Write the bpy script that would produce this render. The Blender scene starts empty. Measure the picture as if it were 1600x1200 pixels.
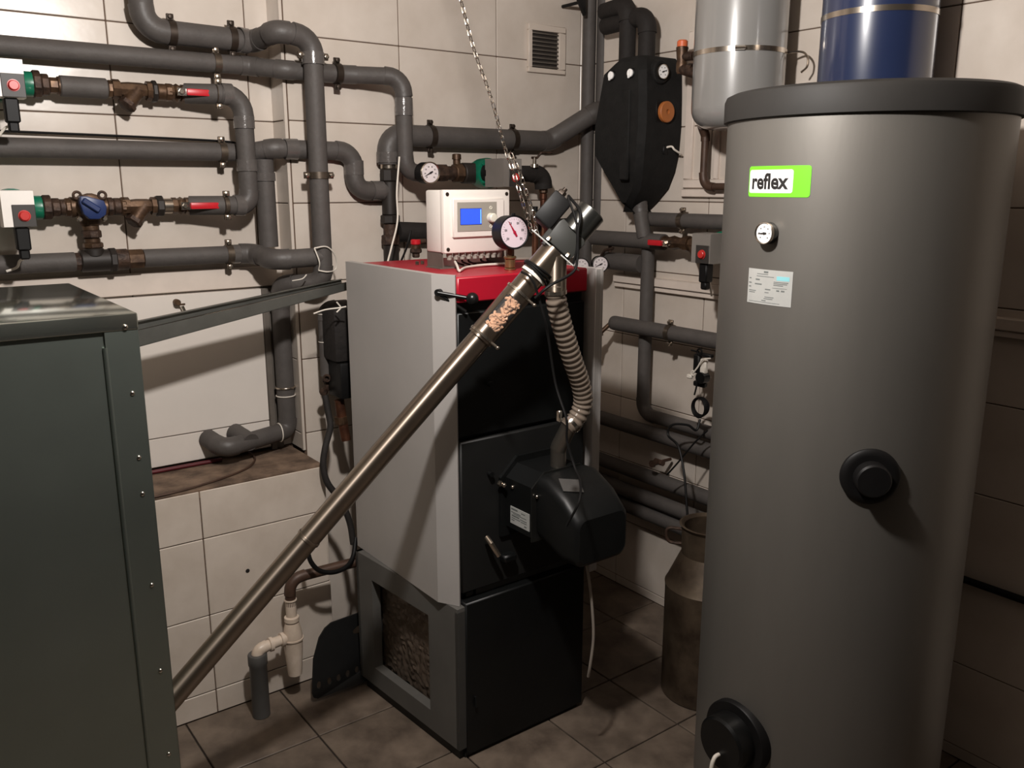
import bpy, bmesh, math, random
from mathutils import Vector, Matrix
random.seed(7)
SC = bpy.context.scene
COL = SC.collection
PI = math.pi
V = Vector

# ------------------------------------------------------------------ camera, world, light, exposure
CAM = V((0.0, 0.0, 1.6))
HEAD = math.radians(53.13)       # heading, counter-clockwise from +X
PITCH = math.radians(12.92)      # looking down
FPX = 1352.0                     # focal length in pixels of the 1600 px frame
cd = bpy.data.cameras.new('camera')
cam = bpy.data.objects.new('camera', cd)
COL.objects.link(cam)
cam.location = CAM
cam.rotation_euler = (PI / 2 - PITCH, 0, HEAD - PI / 2)
cd.sensor_width = 36
cd.lens = 36 * FPX / 1600
cd.clip_start = 0.02
SC.camera = cam

w = bpy.data.worlds.new('world')
SC.world = w
w.use_nodes = True
w.node_tree.nodes['Background'].inputs[0].default_value = (0.9, 0.85, 0.8, 1)
w.node_tree.nodes['Background'].inputs[1].default_value = 0.02

LAMP = V((0.65, 1.10, 2.20))     # the bare bulb on its flex, just above the frame
ld = bpy.data.lights.new('ceiling_bulb_light', 'POINT')
ld.energy = 101
ld.color = (1.0, 0.955, 0.915)
ld.shadow_soft_size = 0.045
lo = bpy.data.objects.new('ceiling_bulb_light', ld)
COL.objects.link(lo)
lo.location = LAMP

SC.view_settings.view_transform = 'Standard'
SC.view_settings.look = 'None'
SC.view_settings.gamma = 1
SC.view_settings.use_curve_mapping = False
SC.view_settings.exposure = 0.0

# ------------------------------------------------------------------ where a photographed point stands in the room
_c, _s = math.cos(PITCH), math.sin(PITCH)
FH = V((math.cos(HEAD), math.sin(HEAD), 0))
RH = V((math.sin(HEAD), -math.cos(HEAD), 0))


def ray(px, py):
    x, y = px - 800, 600 - py
    return FH * (FPX * _c + y * _s) + RH * x + V((0, 0, y * _c - FPX * _s))


def at(px, py, Y=None, X=None, Z=None, D=None):
    d = ray(px, py)
    if Y is not None:
        t = (Y - CAM.y) / d.y
    elif X is not None:
        t = (X - CAM.x) / d.x
    elif Z is not None:
        t = (Z - CAM.z) / d.z
    else:
        t = D / FPX
    return CAM + d * t


# ------------------------------------------------------------------ materials
MATS = {}


def mat(name, rgb, rough=0.6, metal=0.0, var=0.08, scale=12.0, bump=0.0, bscale=60.0, spec=0.5, emit=None, rgb2=None,
        stretch=None, coat=0.0, rvar=0.0, oi=0.0, aniso=0.0):
    """rgb is sRGB 0..255; a noise mixes it with a darker (or second) tone"""
    def lin(c):
        c = c / 255
        return c / 12.92 if c <= 0.04045 else ((c + 0.055) / 1.055) ** 2.4
    a = [lin(c) for c in rgb]
    b = [lin(c) for c in rgb2] if rgb2 else [x * (1 - var * 3) if x * (1 - var * 3) > 0 else 0 for x in a]
    m = bpy.data.materials.new(name)
    m.use_nodes = True
    nt = m.node_tree
    N, L = nt.nodes, nt.links
    p = N['Principled BSDF']
    tc = N.new('ShaderNodeTexCoord')
    mp = N.new('ShaderNodeMapping')
    L.new(tc.outputs['Object'], mp.inputs[0])
    if stretch:
        mp.inputs['Scale'].default_value = stretch
    nz = N.new('ShaderNodeTexNoise')
    nz.inputs['Scale'].default_value = scale
    nz.inputs['Detail'].default_value = 5
    nz.inputs['Roughness'].default_value = 0.6
    L.new(mp.outputs[0], nz.inputs['Vector'])
    rp = N.new('ShaderNodeValToRGB')
    rp.color_ramp.elements[0].position = 0.35
    rp.color_ramp.elements[1].position = 0.68
    rp.color_ramp.elements[0].color = (*b, 1)
    rp.color_ramp.elements[1].color = (*a, 1)
    L.new(nz.outputs['Fac'], rp.inputs[0])
    src = rp.outputs[0]
    if oi:
        inf = N.new('ShaderNodeObjectInfo')
        mr = N.new('ShaderNodeMapRange')
        mr.inputs[3].default_value = 1 - oi
        mr.inputs[4].default_value = 1 + oi
        L.new(inf.outputs['Random'], mr.inputs[0])
        hs = N.new('ShaderNodeHueSaturation')
        L.new(mr.outputs[0], hs.inputs['Value'])
        L.new(src, hs.inputs['Color'])
        src = hs.outputs[0]
    L.new(src, p.inputs['Base Color'])
    p.inputs['Roughness'].default_value = rough
    if rvar:
        mr = N.new('ShaderNodeMapRange')
        mr.inputs[3].default_value = max(0.02, rough - rvar)
        mr.inputs[4].default_value = min(1, rough + rvar)
        L.new(nz.outputs['Fac'], mr.inputs[0])
        L.new(mr.outputs[0], p.inputs['Roughness'])
    p.inputs['Metallic'].default_value = metal
    p.inputs['Specular IOR Level'].default_value = spec
    p.inputs['Coat Weight'].default_value = coat
    p.inputs['Coat Roughness'].default_value = 0.12
    if aniso:
        tg = N.new('ShaderNodeTangent')
        tg.direction_type = 'RADIAL'
        tg.axis = 'Z'
        L.new(tg.outputs[0], p.inputs['Tangent'])
        p.inputs['Anisotropic'].default_value = aniso
        p.inputs['Anisotropic Rotation'].default_value = 0.25
    if bump:
        n2 = N.new('ShaderNodeTexNoise')
        n2.inputs['Scale'].default_value = bscale
        n2.inputs['Detail'].default_value = 3
        L.new(mp.outputs[0], n2.inputs['Vector'])
        bp = N.new('ShaderNodeBump')
        bp.inputs['Strength'].default_value = bump
        bp.inputs['Distance'].default_value = 0.01
        L.new(n2.outputs['Fac'], bp.inputs['Height'])
        L.new(bp.outputs[0], p.inputs['Normal'])
    if emit:
        p.inputs['Emission Color'].default_value = (*[lin(c) for c in emit[0]], 1)
        p.inputs['Emission Strength'].default_value = emit[1]
    MATS[name] = m
    return m


mat('wall_tile', (209, 198, 187), 0.26, var=0.05, scale=5, bump=0.05, bscale=14, rgb2=(197, 185, 173), oi=0.02)
mat('plinth_tile', (208, 196, 184), 0.30, var=0.05, scale=6, bump=0.05, bscale=14, rgb2=(193, 180, 167), oi=0.03)
mat('grout', (96, 76, 62), 0.9, var=0.1, scale=30)
mat('floor_tile', (120, 106, 93), 0.5, var=0.1, scale=7, rgb2=(78, 67, 58), bump=0.06, bscale=30, oi=0.06, rvar=0.1)
mat('floor_grout', (45, 36, 30), 0.9)
mat('plaster', (150, 138, 126), 0.85, var=0.05)
mat('dim_plaster', (58, 56, 52), 0.85, var=0.05)
mat('concrete', (128, 106, 88), 0.85, var=0.12, scale=14, rgb2=(78, 62, 50), bump=0.3, bscale=60)
mat('white_board', (224, 215, 206), 0.45, var=0.02, scale=4)
mat('white_trim', (222, 208, 196), 0.4, var=0.03)
mat('steel_profile', (120, 112, 104), 0.5, 0.3, var=0.08)
mat('foam', (84, 79, 76), 0.62, var=0.06, scale=18, bump=0.12, bscale=90, spec=0.35)
mat('foam_elbow', (80, 75, 72), 0.5, var=0.06, scale=18, bump=0.12, bscale=60, spec=0.45)
mat('tape', (98, 93, 90), 0.2, 0.1, var=0.06, scale=30, bump=0.1, bscale=120)
mat('black_foam', (40, 36, 34), 0.75, var=0.1, scale=20, bump=0.2, bscale=70, spec=0.3)
mat('clamp_zinc', (120, 108, 96), 0.35, 0.8, var=0.1, scale=40)
mat('clamp_dark', (66, 56, 48), 0.45, 0.6, var=0.1, scale=40)
mat('old_brass', (104, 80, 60), 0.45, 0.55, var=0.2, scale=30, rgb2=(60, 43, 32), bump=0.1)
mat('bright_brass', (170, 140, 100), 0.3, 0.85, var=0.1)
mat('rust_iron', (82, 62, 50), 0.6, 0.4, var=0.2, scale=45, rgb2=(44, 32, 26), bump=0.25, bscale=90)
mat('copper', (128, 84, 62), 0.4, 0.7, var=0.15, scale=25, rgb2=(84, 54, 42))
mat('black_iron', (44, 38, 34), 0.55, 0.2, var=0.1)
mat('nickel', (190, 178, 164), 0.22, 0.95, var=0.05)
mat('zinc_bright', (225, 218, 208), 0.18, 1.0, var=0.03)
mat('red_plastic', (196, 28, 40), 0.35, var=0.05)
mat('red_knob', (196, 50, 46), 0.35, var=0.04)
mat('pump_green', (18, 112, 84), 0.35, var=0.1, bump=0.06)
mat('pump_white', (236, 230, 224), 0.4, var=0.02)
mat('pump_grey', (128, 122, 116), 0.5, var=0.04)
mat('pump_plate', (52, 48, 45), 0.5, var=0.05)
mat('black_plastic', (22, 21, 21), 0.5, var=0.08, scale=25, spec=0.22)
mat('black_gloss', (20, 20, 20), 0.3, var=0.08, scale=8, spec=0.35)
mat('blue_plastic', (34, 52, 100), 0.4, var=0.08)
mat('galvanised', (156, 165, 157), 0.34, 0.92, var=0.03, scale=3, rvar=0.05, bump=0.12, bscale=2.5)
mat('galvanised_top', (200, 205, 195), 0.13, 0.96, var=0.04, scale=5, rvar=0.05)
mat('channel_zinc', (140, 140, 134), 0.38, 0.85, var=0.06, scale=12)
mat('stainless', (168, 154, 140), 0.40, 0.97, var=0.04, scale=10, aniso=0.9)
mat('motor_steel', (92, 92, 89), 0.28, 0.9, var=0.06)
mat('bracket_paint', (48, 48, 45), 0.5, 0.0, var=0.05, spec=0.3)
mat('boiler_grey', (172, 167, 163), 0.5, var=0.03, scale=3, spec=0.4)
mat('boiler_body', (96, 94, 90), 0.5, var=0.06, scale=5)
mat('boiler_red', (172, 20, 42), 0.38, var=0.04, scale=4)
mat('boiler_black', (20, 21, 21), 0.42, var=0.1, scale=6, bump=0.03, spec=0.3)
mat('boiler_black_flat', (24, 24, 23), 0.55, var=0.1, scale=6)
mat('foil', (112, 98, 86), 0.4, 0.35, var=0.08, scale=5, bump=0.6, bscale=16)
mat('box_white', (234, 226, 218), 0.42, var=0.02, scale=4)
mat('panel_grey', (158, 152, 142), 0.5, var=0.02)
mat('knob_cream', (226, 222, 206), 0.35, var=0.02)
mat('screen', (30, 60, 200), 0.3, var=0.02, emit=((62, 96, 255), 0.95))
mat('screen_edge', (120, 190, 255), 0.3, emit=((130, 205, 255), 1.0))
mat('dial_white', (232, 222, 222), 0.5, var=0.01)
mat('dial_pink', (222, 204, 212), 0.5, var=0.01)
mat('ink', (26, 22, 22), 0.6)
mat('faint_ink', (112, 116, 114), 0.6)
mat('needle_red', (176, 24, 56), 0.45)
mat('tank_silver', (122, 118, 112), 0.45, 0.5, var=0.05, scale=3, rvar=0.03, stretch=(1, 1, 0.25), bump=0.015, bscale=160)
mat('lid_dark', (46, 44, 42), 0.6, var=0.05, scale=9, spec=0.22)
mat('label_green', (116, 222, 44), 0.4, var=0.01)
mat('label_white', (250, 248, 246), 0.4, var=0.01)
mat('plate_silver', (196, 196, 192), 0.35, 0.2, var=0.04)
mat('plate_blue', (150, 214, 222), 0.35, 0.1, var=0.04)
mat('vessel_grey', (140, 138, 135), 0.32, 0.0, var=0.03, scale=3, coat=0.9)
mat('vessel_blue', (35, 46, 78), 0.3, 0.0, var=0.05, scale=3, coat=0.9)
mat('orange_cap', (224, 110, 66), 0.45, var=0.06)
mat('orange_knob', (176, 104, 52), 0.5, var=0.06)
mat('station_black', (30, 29, 28), 0.8, var=0.12, scale=30, bump=0.15, bscale=120, spec=0.25)
mat('white_cable', (226, 218, 206), 0.5, var=0.03)
mat('grey_cable', (150, 140, 130), 0.5, var=0.05)
mat('black_cable', (18, 17, 17), 0.5, var=0.05, spec=0.2)
mat('pvc_white', (222, 206, 190), 0.38, var=0.05, scale=12, rgb2=(196, 178, 160))
mat('pvc_grey', (82, 80, 78), 0.5, var=0.06)
mat('brown_pipe', (84, 62, 50), 0.5, 0.2, var=0.12, scale=20)
mat('red_hose', (88, 22, 30), 0.5, var=0.06)
mat('shovel_black', (28, 28, 28), 0.5, var=0.1, scale=14)
mat('old_metal', (104, 90, 74), 0.45, 0.5, var=0.15, scale=9, rgb2=(62, 50, 40), rvar=0.1)
mat('pipe_steel', (150, 142, 132), 0.3, 0.9, var=0.05)
mat('pellet', (226, 184, 156), 0.75, var=0.12, scale=60)
mat('vent_white', (210, 197, 184), 0.45, var=0.03)
mat('vent_dark', (46, 38, 33), 0.8)
mat('dark_hole', (20, 14, 12), 0.9)
mat('stain', (150, 128, 112), 0.5)
mat('sticker_grey', (84, 82, 80), 0.45)
mat('bulb', (255, 240, 220), 0.4, emit=((255, 236, 205), 12.0))

# clear hose: ribbed PVC, slightly smoky
def clear_mat(name, rgb, t, rough=0.12):
    m = bpy.data.materials.new(name)
    m.use_nodes = True
    N, L = m.node_tree.nodes, m.node_tree.links
    p = N['Principled BSDF']
    p.inputs['Base Color'].default_value = (*rgb, 1)
    p.inputs['Roughness'].default_value = rough
    p.inputs['Coat Weight'].default_value = 0.6
    p.inputs['Coat Roughness'].default_value = 0.08
    tr = N.new('ShaderNodeBsdfTransparent')
    tr.inputs[0].default_value = (0.93, 0.88, 0.82, 1)
    mx = N.new('ShaderNodeMixShader')
    mx.inputs[0].default_value = t
    L.new(p.outputs[0], mx.inputs[1])
    L.new(tr.outputs[0], mx.inputs[2])
    L.new(mx.outputs[0], N['Material Output'].inputs[0])
    MATS[name] = m


clear_mat('hose_pvc', (0.27, 0.215, 0.17), 0.26, 0.12)
mat('hose_inner', (98, 80, 66), 0.6, var=0.08)
clear_mat('clear_pane', (0.5, 0.5, 0.5), 0.92, 0.05)


# ------------------------------------------------------------------ mesh helper
def basis(axis, up=None):
    z = V(axis).normalized()
    if up is None or abs(V(up).normalized().dot(z)) > 0.98:
        up = V((0, 0, 1)) if abs(z.z) < 0.9 else V((0, 1, 0))
    x = V(up).cross(z).normalized()
    y = z.cross(x)
    return x, y, z


def fillet(pts, rad, n=7):
    """-> list of pieces ('straight'|'arc', points)"""
    pts = [V(p) for p in pts]
    out = []
    cur = pts[0]
    for i in range(1, len(pts) - 1):
        r = rad[i - 1] if isinstance(rad, (list, tuple)) else rad
        a, b, c = pts[i - 1], pts[i], pts[i + 1]
        u, v_ = (a - b).normalized(), (c - b).normalized()
        ang = u.angle(v_)
        if PI - ang < 0.02:
            out.append(('straight', [cur, b])); cur = b
            continue
        t = r / math.tan(ang / 2)
        lim = 0.49 * min((a - b).length, (c - b).length) if len(pts) > 3 else 0.95 * min((a - b).length, (c - b).length)
        if i == 1: lim = max(lim, min((a - b).length * 0.95, 0.49 * (c - b).length if i < len(pts) - 2 else 0.95 * (c - b).length))
        if t > lim:
            r *= lim / t
            t = lim
        p0, p1 = b + u * t, b + v_ * t
        cen = b + (u + v_).normalized() * (r / math.sin(ang / 2))
        e0 = (p0 - cen)
        ax = e0.cross(p1 - cen).normalized()
        tot = e0.angle(p1 - cen)
        arc = [cen + Matrix.Rotation(tot * k / n, 3, ax) @ e0 for k in range(n + 1)]
        out.append(('straight', [cur, p0]))
        out.append(('arc', arc))
        cur = p1
    out.append(('straight', [cur, pts[-1]]))
    return out


def flat(pieces):
    o = []
    for k, p in pieces:
        for q in p:
            if not o or (o[-1] - q).length > 1e-6:
                o.append(q)
    return o


def spline(pts, n=8):
    pts = [V(p) for p in pts]
    P = [pts[0] * 2 - pts[1]] + pts + [pts[-1] * 2 - pts[-2]]
    o = []
    for i in range(1, len(P) - 2):
        a, b, c, d = P[i - 1:i + 3]
        for k in range(n):
            t = k / n
            o.append(0.5 * ((2 * b) + (c - a) * t + (2 * a - 5 * b + 4 * c - d) * t * t + (3 * b - a - 3 * c + d) * t ** 3))
    o.append(pts[-1])
    return o


class M:
    def __init__(self):
        self.v, self.f = [], []

    def tube(self, pts, r, n=16, caps=True):
        pts = [V(p) for p in pts]
        rs = r if isinstance(r, (list, tuple)) else [r] * len(pts)
        tang = []
        for i in range(len(pts)):
            a, b = pts[max(0, i - 1)], pts[min(len(pts) - 1, i + 1)]
            tang.append((b - a).normalized())
        x, y, z = basis(tang[0])
        base = len(self.v)
        for i, p in enumerate(pts):
            if i:
                q = tang[i - 1].rotation_difference(tang[i])
                x = q @ x; y = q @ y
            for k in range(n):
                a = 2 * PI * k / n
                self.v.append(p + (x * math.cos(a) + y * math.sin(a)) * rs[i])
        for i in range(len(pts) - 1):
            for k in range(n):
                a = base + i * n + k; b = base + i * n + (k + 1) % n
                self.f.append((a, b, b + n, a + n))
        if caps:
            self.f.append(tuple(base + k for k in reversed(range(n))))
            e = base + (len(pts) - 1) * n
            self.f.append(tuple(e + k for k in range(n)))
        return self

    def lathe(self, prof, o, axis, n=24, up=None, rot=0.0, caps=True):
        """prof: [(distance along axis, radius)]"""
        x, y, z = basis(axis, up)
        o = V(o)
        base = len(self.v)
        for s, r in prof:
            for k in range(n):
                a = 2 * PI * k / n + rot
                self.v.append(o + z * s + (x * math.cos(a) + y * math.sin(a)) * max(r, 1e-5))
        for i in range(len(prof) - 1):
            for k in range(n):
                a = base + i * n + k; b = base + i * n + (k + 1) % n
                self.f.append((a, b, b + n, a + n))
        if caps:
            self.f.append(tuple(base + k for k in reversed(range(n))))
            e = base + (len(prof) - 1) * n
            self.f.append(tuple(e + k for k in range(n)))
        return self

    def box(self, c, size, bev=0.0, ax=None, seg=1):
        """ax: (x, y, z) unit axes"""
        c = V(c)
        ax = ax or (V((1, 0, 0)), V((0, 1, 0)), V((0, 0, 1)))
        bm = bmesh.new()
        bmesh.ops.create_cube(bm, size=1)
        for v in bm.verts:
            v.co = V((v.co.x * size[0], v.co.y * size[1], v.co.z * size[2]))
        if bev > 0:
            bmesh.ops.bevel(bm, geom=bm.edges[:], offset=min(bev, 0.48 * min(size)), segments=seg, profile=0.5, affect='EDGES')
        self.addbm(bm, lambda p: c + ax[0] * p.x + ax[1] * p.y + ax[2] * p.z)
        return self

    def box2(self, lo, hi, bev=0.0, seg=1):
        lo, hi = V(lo), V(hi)
        return self.box((lo + hi) / 2, [abs(hi[i] - lo[i]) for i in range(3)], bev, seg=seg)

    def addbm(self, bm, fn=lambda p: p.copy()):
        base = len(self.v)
        bm.verts.index_update()
        self.v += [fn(v.co) for v in bm.verts]
        for f in bm.faces:
            self.f.append(tuple(base + v.index for v in f.verts))
        bm.free()

    def prism(self, poly, o, ax, depth, bev=0.0):
        """poly: 2-D outline in axes ax[0], ax[1]; extruded along ax[2] by depth"""
        o = V(o)
        bm = bmesh.new()
        vs = [bm.verts.new((p[0], p[1], 0)) for p in poly]
        f = bm.faces.new(vs)
        r = bmesh.ops.extrude_face_region(bm, geom=[f])
        for g in r['geom']:
            if isinstance(g, bmesh.types.BMVert):
                g.co.z += depth
        bmesh.ops.recalc_face_normals(bm, faces=bm.faces[:])
        if bev:
            bmesh.ops.bevel(bm, geom=bm.edges[:], offset=bev, segments=2, profile=0.5, affect='EDGES')
        self.addbm(bm, lambda p: o + ax[0] * p.x + ax[1] * p.y + ax[2] * p.z)
        return self

    def loft(self, rings, caps=True):
        n = len(rings[0])
        base = len(self.v)
        for r in rings:
            self.v += [V(p) for p in r]
        for i in range(len(rings) - 1):
            for k in range(n):
                a = base + i * n + k; b = base + i * n + (k + 1) % n
                self.f.append((a, b, b + n, a + n))
        if caps:
            self.f.append(tuple(base + k for k in reversed(range(n))))
            e = base + (len(rings) - 1) * n
            self.f.append(tuple(e + k for k in range(n)))
        return self

    def ring(self, o, axis, R, r, n=28, k=10):
        x, y, z = basis(axis)
        o = V(o)
        base = len(self.v)
        for i in range(n):
            a = 2 * PI * i / n
            d = x * math.cos(a) + y * math.sin(a)
            for j in range(k):
                b = 2 * PI * j / k
                self.v.append(o + d * (R + r * math.cos(b)) + z * (r * math.sin(b)))
        for i in range(n):
            for j in range(k):
                a, b = i * k + j, i * k + (j + 1) % k
                c, d = ((i + 1) % n) * k + (j + 1) % k, ((i + 1) % n) * k + j
                self.f.append((base + a, base + d, base + c, base + b))
        return self

    def ball(self, c, r, seg=16, rings=10, sq=(1, 1, 1)):
        bm = bmesh.new()
        bmesh.ops.create_uvsphere(bm, u_segments=seg, v_segments=rings, radius=r)
        c = V(c)
        self.addbm(bm, lambda p: c + V((p.x * sq[0], p.y * sq[1], p.z * sq[2])))
        return self

    def bolt(self, o, axis, r, h, n=6):
        return self.lathe([(0, r), (h * 0.8, r), (h, r * 0.8)], o, axis, n)

    def mesh(self, name, off=V((0, 0, 0)), material=None, ang=38):
        me = bpy.data.meshes.new(name)
        me.from_pydata([tuple(p - off) for p in self.v], [], self.f)
        me.update()
        bm = bmesh.new()
        bm.from_mesh(me)
        bmesh.ops.recalc_face_normals(bm, faces=bm.faces[:])
        bm.to_mesh(me)
        bm.free()
        me.polygons.foreach_set('use_smooth', [True] * len(me.polygons))
        me.set_sharp_from_angle(angle=math.radians(ang))
        if material:
            me.materials.append(MATS[material])
        return me

    def build(self, name, material, parent=None, label=None, ang=38, kind=None, axis=None):
        off = parent_loc(parent) if parent else self.base()
        rot = None
        if axis is not None:          # the part's own Z runs along axis (for brushed metal)
            rot = V((0, 0, 1)).rotation_difference(V(axis).normalized())
            inv = rot.inverted()
            mean = sum(self.v, V((0, 0, 0))) / len(self.v)
            self.v = [inv @ (p - mean) for p in self.v]
            off0, off = off, V((0, 0, 0))
        me = self.mesh(name, off, material, ang)
        o = bpy.data.objects.new(name, me)
        COL.objects.link(o)
        if parent:
            o.parent = parent
        else:
            o.location = off
        if rot is not None:
            o.location = mean - off0
            o.rotation_mode = 'QUATERNION'
            o.rotation_quaternion = rot
        if label: o['label'] = label
        if kind: o['kind'] = kind
        return o

    def base(self):
        xs = [p.x for p in self.v]; ys = [p.y for p in self.v]; zs = [p.z for p in self.v]
        return V(((min(xs) + max(xs)) / 2, (min(ys) + max(ys)) / 2, min(zs)))


def parent_loc(o):
    l = V((0, 0, 0))
    while o:
        l = l + o.location
        o = o.parent
    return l


def thing(name, label, cat, loc, group=None):
    o = bpy.data.objects.new(name, None)
    COL.objects.link(o)
    o.location = loc
    o.empty_display_size = 0.02
    o['label'] = label
    o['category'] = cat
    if group: o['group'] = group
    return o


def tag(o, label, cat, group=None):
    o['label'] = label
    o['category'] = cat
    if group: o['group'] = group
    return o


def struct(name, m, material, ang=38):
    o = m.build(name, material, None, ang=ang)
    o['kind'] = 'structure'
    return o


def kid(name, me, parent, loc):
    o = bpy.data.objects.new(name, me)
    COL.objects.link(o)
    o.parent = parent
    o.location = V(loc) - parent_loc(parent)
    return o


X_, Y_, Z_ = V((1, 0, 0)), V((0, 1, 0)), V((0, 0, 1))
# ------------------------------------------------------------------ the room
YA, YN, YP, XB, XN = 2.65, 2.745, 2.473, 2.33, 1.115
ZL = 0.733          # ledge
ROW, COLW, ZR0 = 0.2515, 0.397, 1.545
CEIL = 2.62

m = M(); m.box2((-1.9, -1.7, -0.1), (XB + 0.2, YA + 0.25, -0.006))
floor = struct('floor', m, 'floor_grout')
m = M(); m.box2((-1.9, -1.7, CEIL), (XB + 0.2, YA + 0.25, CEIL + 0.1))
struct('ceiling', m, 'plaster')
m = M(); m.box2((XN, YA, -0.05), (XB + 0.2, YA + 0.2, CEIL))
wall_back = struct('wall_back', m, 'grout')
m = M(); m.box2((-1.9, YN, ZL - 0.05), (XN + 0.002, YN + 0.12, CEIL))
wall_niche = struct('wall_niche', m, 'grout')
m = M(); m.box2((-1.9, YP, -0.05), (1.10, YN + 0.1, ZL - 0.03))
wall_plinth = struct('wall_plinth', m, 'grout')
m = M(); m.box2((XB, -1.7, -0.05), (XB + 0.2, YA, CEIL))
wall_right = struct('wall_right', m, 'grout')
m = M(); m.box2((-2.0, -1.7, -0.05), (-1.9, YA + 0.2, CEIL))
struct('wall_left', m, 'dim_plaster')
m = M(); m.box2((-2.0, -1.8, -0.05), (XB + 0.2, -1.7, CEIL))
struct('wall_front', m, 'dim_plaster')

_tm = {}


def tile_mesh(sx, sy, th, material, ang=20):
    key = (round(sx, 4), round(sy, 4), th, material)
    if key not in _tm:
        mm = M(); mm.box((0, 0, 0), (sx, sy, th), 0.0016)
        _tm[key] = mm.mesh('tile', V((0, 0, 0)), material, ang)
    return _tm[key]


def tile_grid(parent, us, vs, org, ux, uy, nrm, material, th=0.012, gap=0.0032, skip=None, proud=0.004):
    """tiles between consecutive values of us and vs on the plane org + u*ux + v*uy"""
    rot = Matrix((ux, uy, nrm)).transposed()
    for i in range(len(us) - 1):
        for j in range(len(vs) - 1):
            sx, sy = us[i + 1] - us[i] - gap, vs[j + 1] - vs[j] - gap
            if sx < 0.01 or sy < 0.01: continue
            cu, cv = (us[i] + us[i + 1]) / 2, (vs[j] + vs[j + 1]) / 2
            if skip and skip(cu, cv): continue
            me = tile_mesh(sx, sy, th, material)
            p = org + ux * cu + uy * cv + nrm * (proud - th / 2 + random.uniform(-0.0004, 0.0004))
            o = kid('tile', me, parent, p)
            o.rotation_euler = rot.to_euler()


def steps(first, step, lo, hi):
    k = math.ceil((lo - first) / step + 1e-6)
    r = [lo]
    while first + k * step < hi - 1e-6:
        r.append(first + k * step); k += 1
    return r + [hi]


zr = steps(ZR0, ROW, 0.0, CEIL)
tile_grid(wall_back, steps(1.519, COLW, XN, XB), zr, V((0, YA, 0)), X_, Z_, -Y_, 'wall_tile')
tile_grid(wall_niche, steps(1.037, COLW, -0.3, XN), steps(ZR0, ROW, ZL, CEIL), V((0, YN, 0)), X_, Z_, -Y_, 'wall_tile')
# reveal of the niche
tile_grid(wall_back, [YA, YN], steps(ZR0, ROW, ZL, CEIL), V((XN, 0, 0)), Y_, Z_, -X_, 'wall_tile', proud=0.006)
tile_grid(wall_plinth, steps(0.707, 0.393, -0.3, 1.1), [0, 0.079, 0.33, 0.577, ZL - 0.006], V((0, YP, 0)), X_, Z_, -Y_, 'plinth_tile')
tile_grid(wall_plinth, [YP - 0.004, YA - 0.006], [0, 0.079, 0.33, 0.577, ZL - 0.006], V((1.10, 0, 0)), Y_, Z_, X_, 'plinth_tile')
tile_grid(wall_right, [-v for v in reversed(steps(2.39, COLW, -0.4, YA))], zr, V((XB, 0, 0)), -Y_, Z_, -X_, 'wall_tile')
tile_grid(floor, steps(0.908, 0.30, -0.5, XB), steps(2.17, 0.30, 0.2, YA), V((0, 0, 0)), X_, Y_, Z_, 'floor_tile', gap=0.005, proud=0.0,
          skip=lambda u, v: v > YP and u < 1.1)
# plastic trim on the outer corner of the niche
m = M(); m.box2((XN - 0.007, YA - 0.006, ZL), (XN + 0.003, YA + 0.006, CEIL), 0.001)
struct('trim_3', m, 'wall_tile')
# ledge of the niche: raw cement
m = M(); m.box2((-1.9, YP - 0.002, ZL - 0.03), (1.10, YN, ZL), 0.003)
o = m.build('ledge', 'concrete', wall_plinth)
# stains and a screw hole on the plinth tiles
p = at(386, 891, Y=YP)
m = M(); m.lathe([(0, 0.006), (0.0012, 0.0065)], V((p.x, YP - 0.0042, p.z)), -Y_, 14)
m.build('drill_hole', 'dark_hole', wall_plinth)
# ------------------------------------------------------------------ builders shared by the plumbing
def add_pipe(t, pts, r, fr, material='foam', elbow='foam_elbow', name='pipe_insulation', ename='elbow', grow=1.05, n=18, endcap=True):
    """straight lengths and elbows as separate parts of thing t"""
    prs = fillet(pts, fr)
    for k, p in prs:
        if k == 'straight':
            if (p[1] - p[0]).length < 0.004: continue
            M().tube(p, r, n).build(name, material, t)
        else:
            d0 = (p[0] - p[1]).normalized(); d1 = (p[-1] - p[-2]).normalized()
            q = [p[0] + d0 * 0.012] + p + [p[-1] + d1 * 0.012]
            M().tube(q, r * grow, n).build(ename, elbow, t)


def pipe(name, label, pts, r, fr, group=None, **kw):
    pts = [V(p) for p in pts]
    t = thing(name, label, 'pipe', pts[0], group)
    add_pipe(t, pts, r, fr, **kw)
    return t


def clamp(t, c, axis, side, r, wall=None, dist=0.0, material='clamp_zinc'):
    """pipe clip round a pipe: a band with two lugs, a screw in each, and a stud to the wall"""
    axis, side = V(axis).normalized(), V(side).normalized()
    out = side.cross(axis).normalized()
    if wall is not None and out.dot(V(wall)) > 0: out = -out
    m = M()
    m.lathe([(-0.010, r + 0.0005), (-0.010, r + 0.003), (0.010, r + 0.003), (0.010, r + 0.0005)], c, axis, 24)
    for s in (-1, 1):
        m.box(V(c) + side * s * (r + 0.010), (0.020, 0.018, 0.007), 0.001, (axis, side, out))
    if wall is not None:
        m.tube([V(c) + V(wall) * (r + 0.001), V(c) + V(wall) * (r + dist)], 0.004, 8)
    b = m.build('pipe_clamp', material, t)
    for s in (-1, 1):
        e = V(c) + side * s * (r + 0.011)
        M().lathe([(-0.010, 0.004), (0.004, 0.004), (0.0042, 0.0075), (0.012, 0.0070), (0.0135, 0.003)], e, out, 10).build('clamp_screw', 'nickel' if material == 'clamp_zinc' else material, b)


def tape(t, a, b, r):
    M().lathe([(0, r), (0.0004, r + 0.0028), ((V(b) - V(a)).length, r + 0.0028), ((V(b) - V(a)).length + 0.0004, r)], a, V(b) - V(a), 20, caps=False).build('tape_band', 'tape', t)


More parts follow.
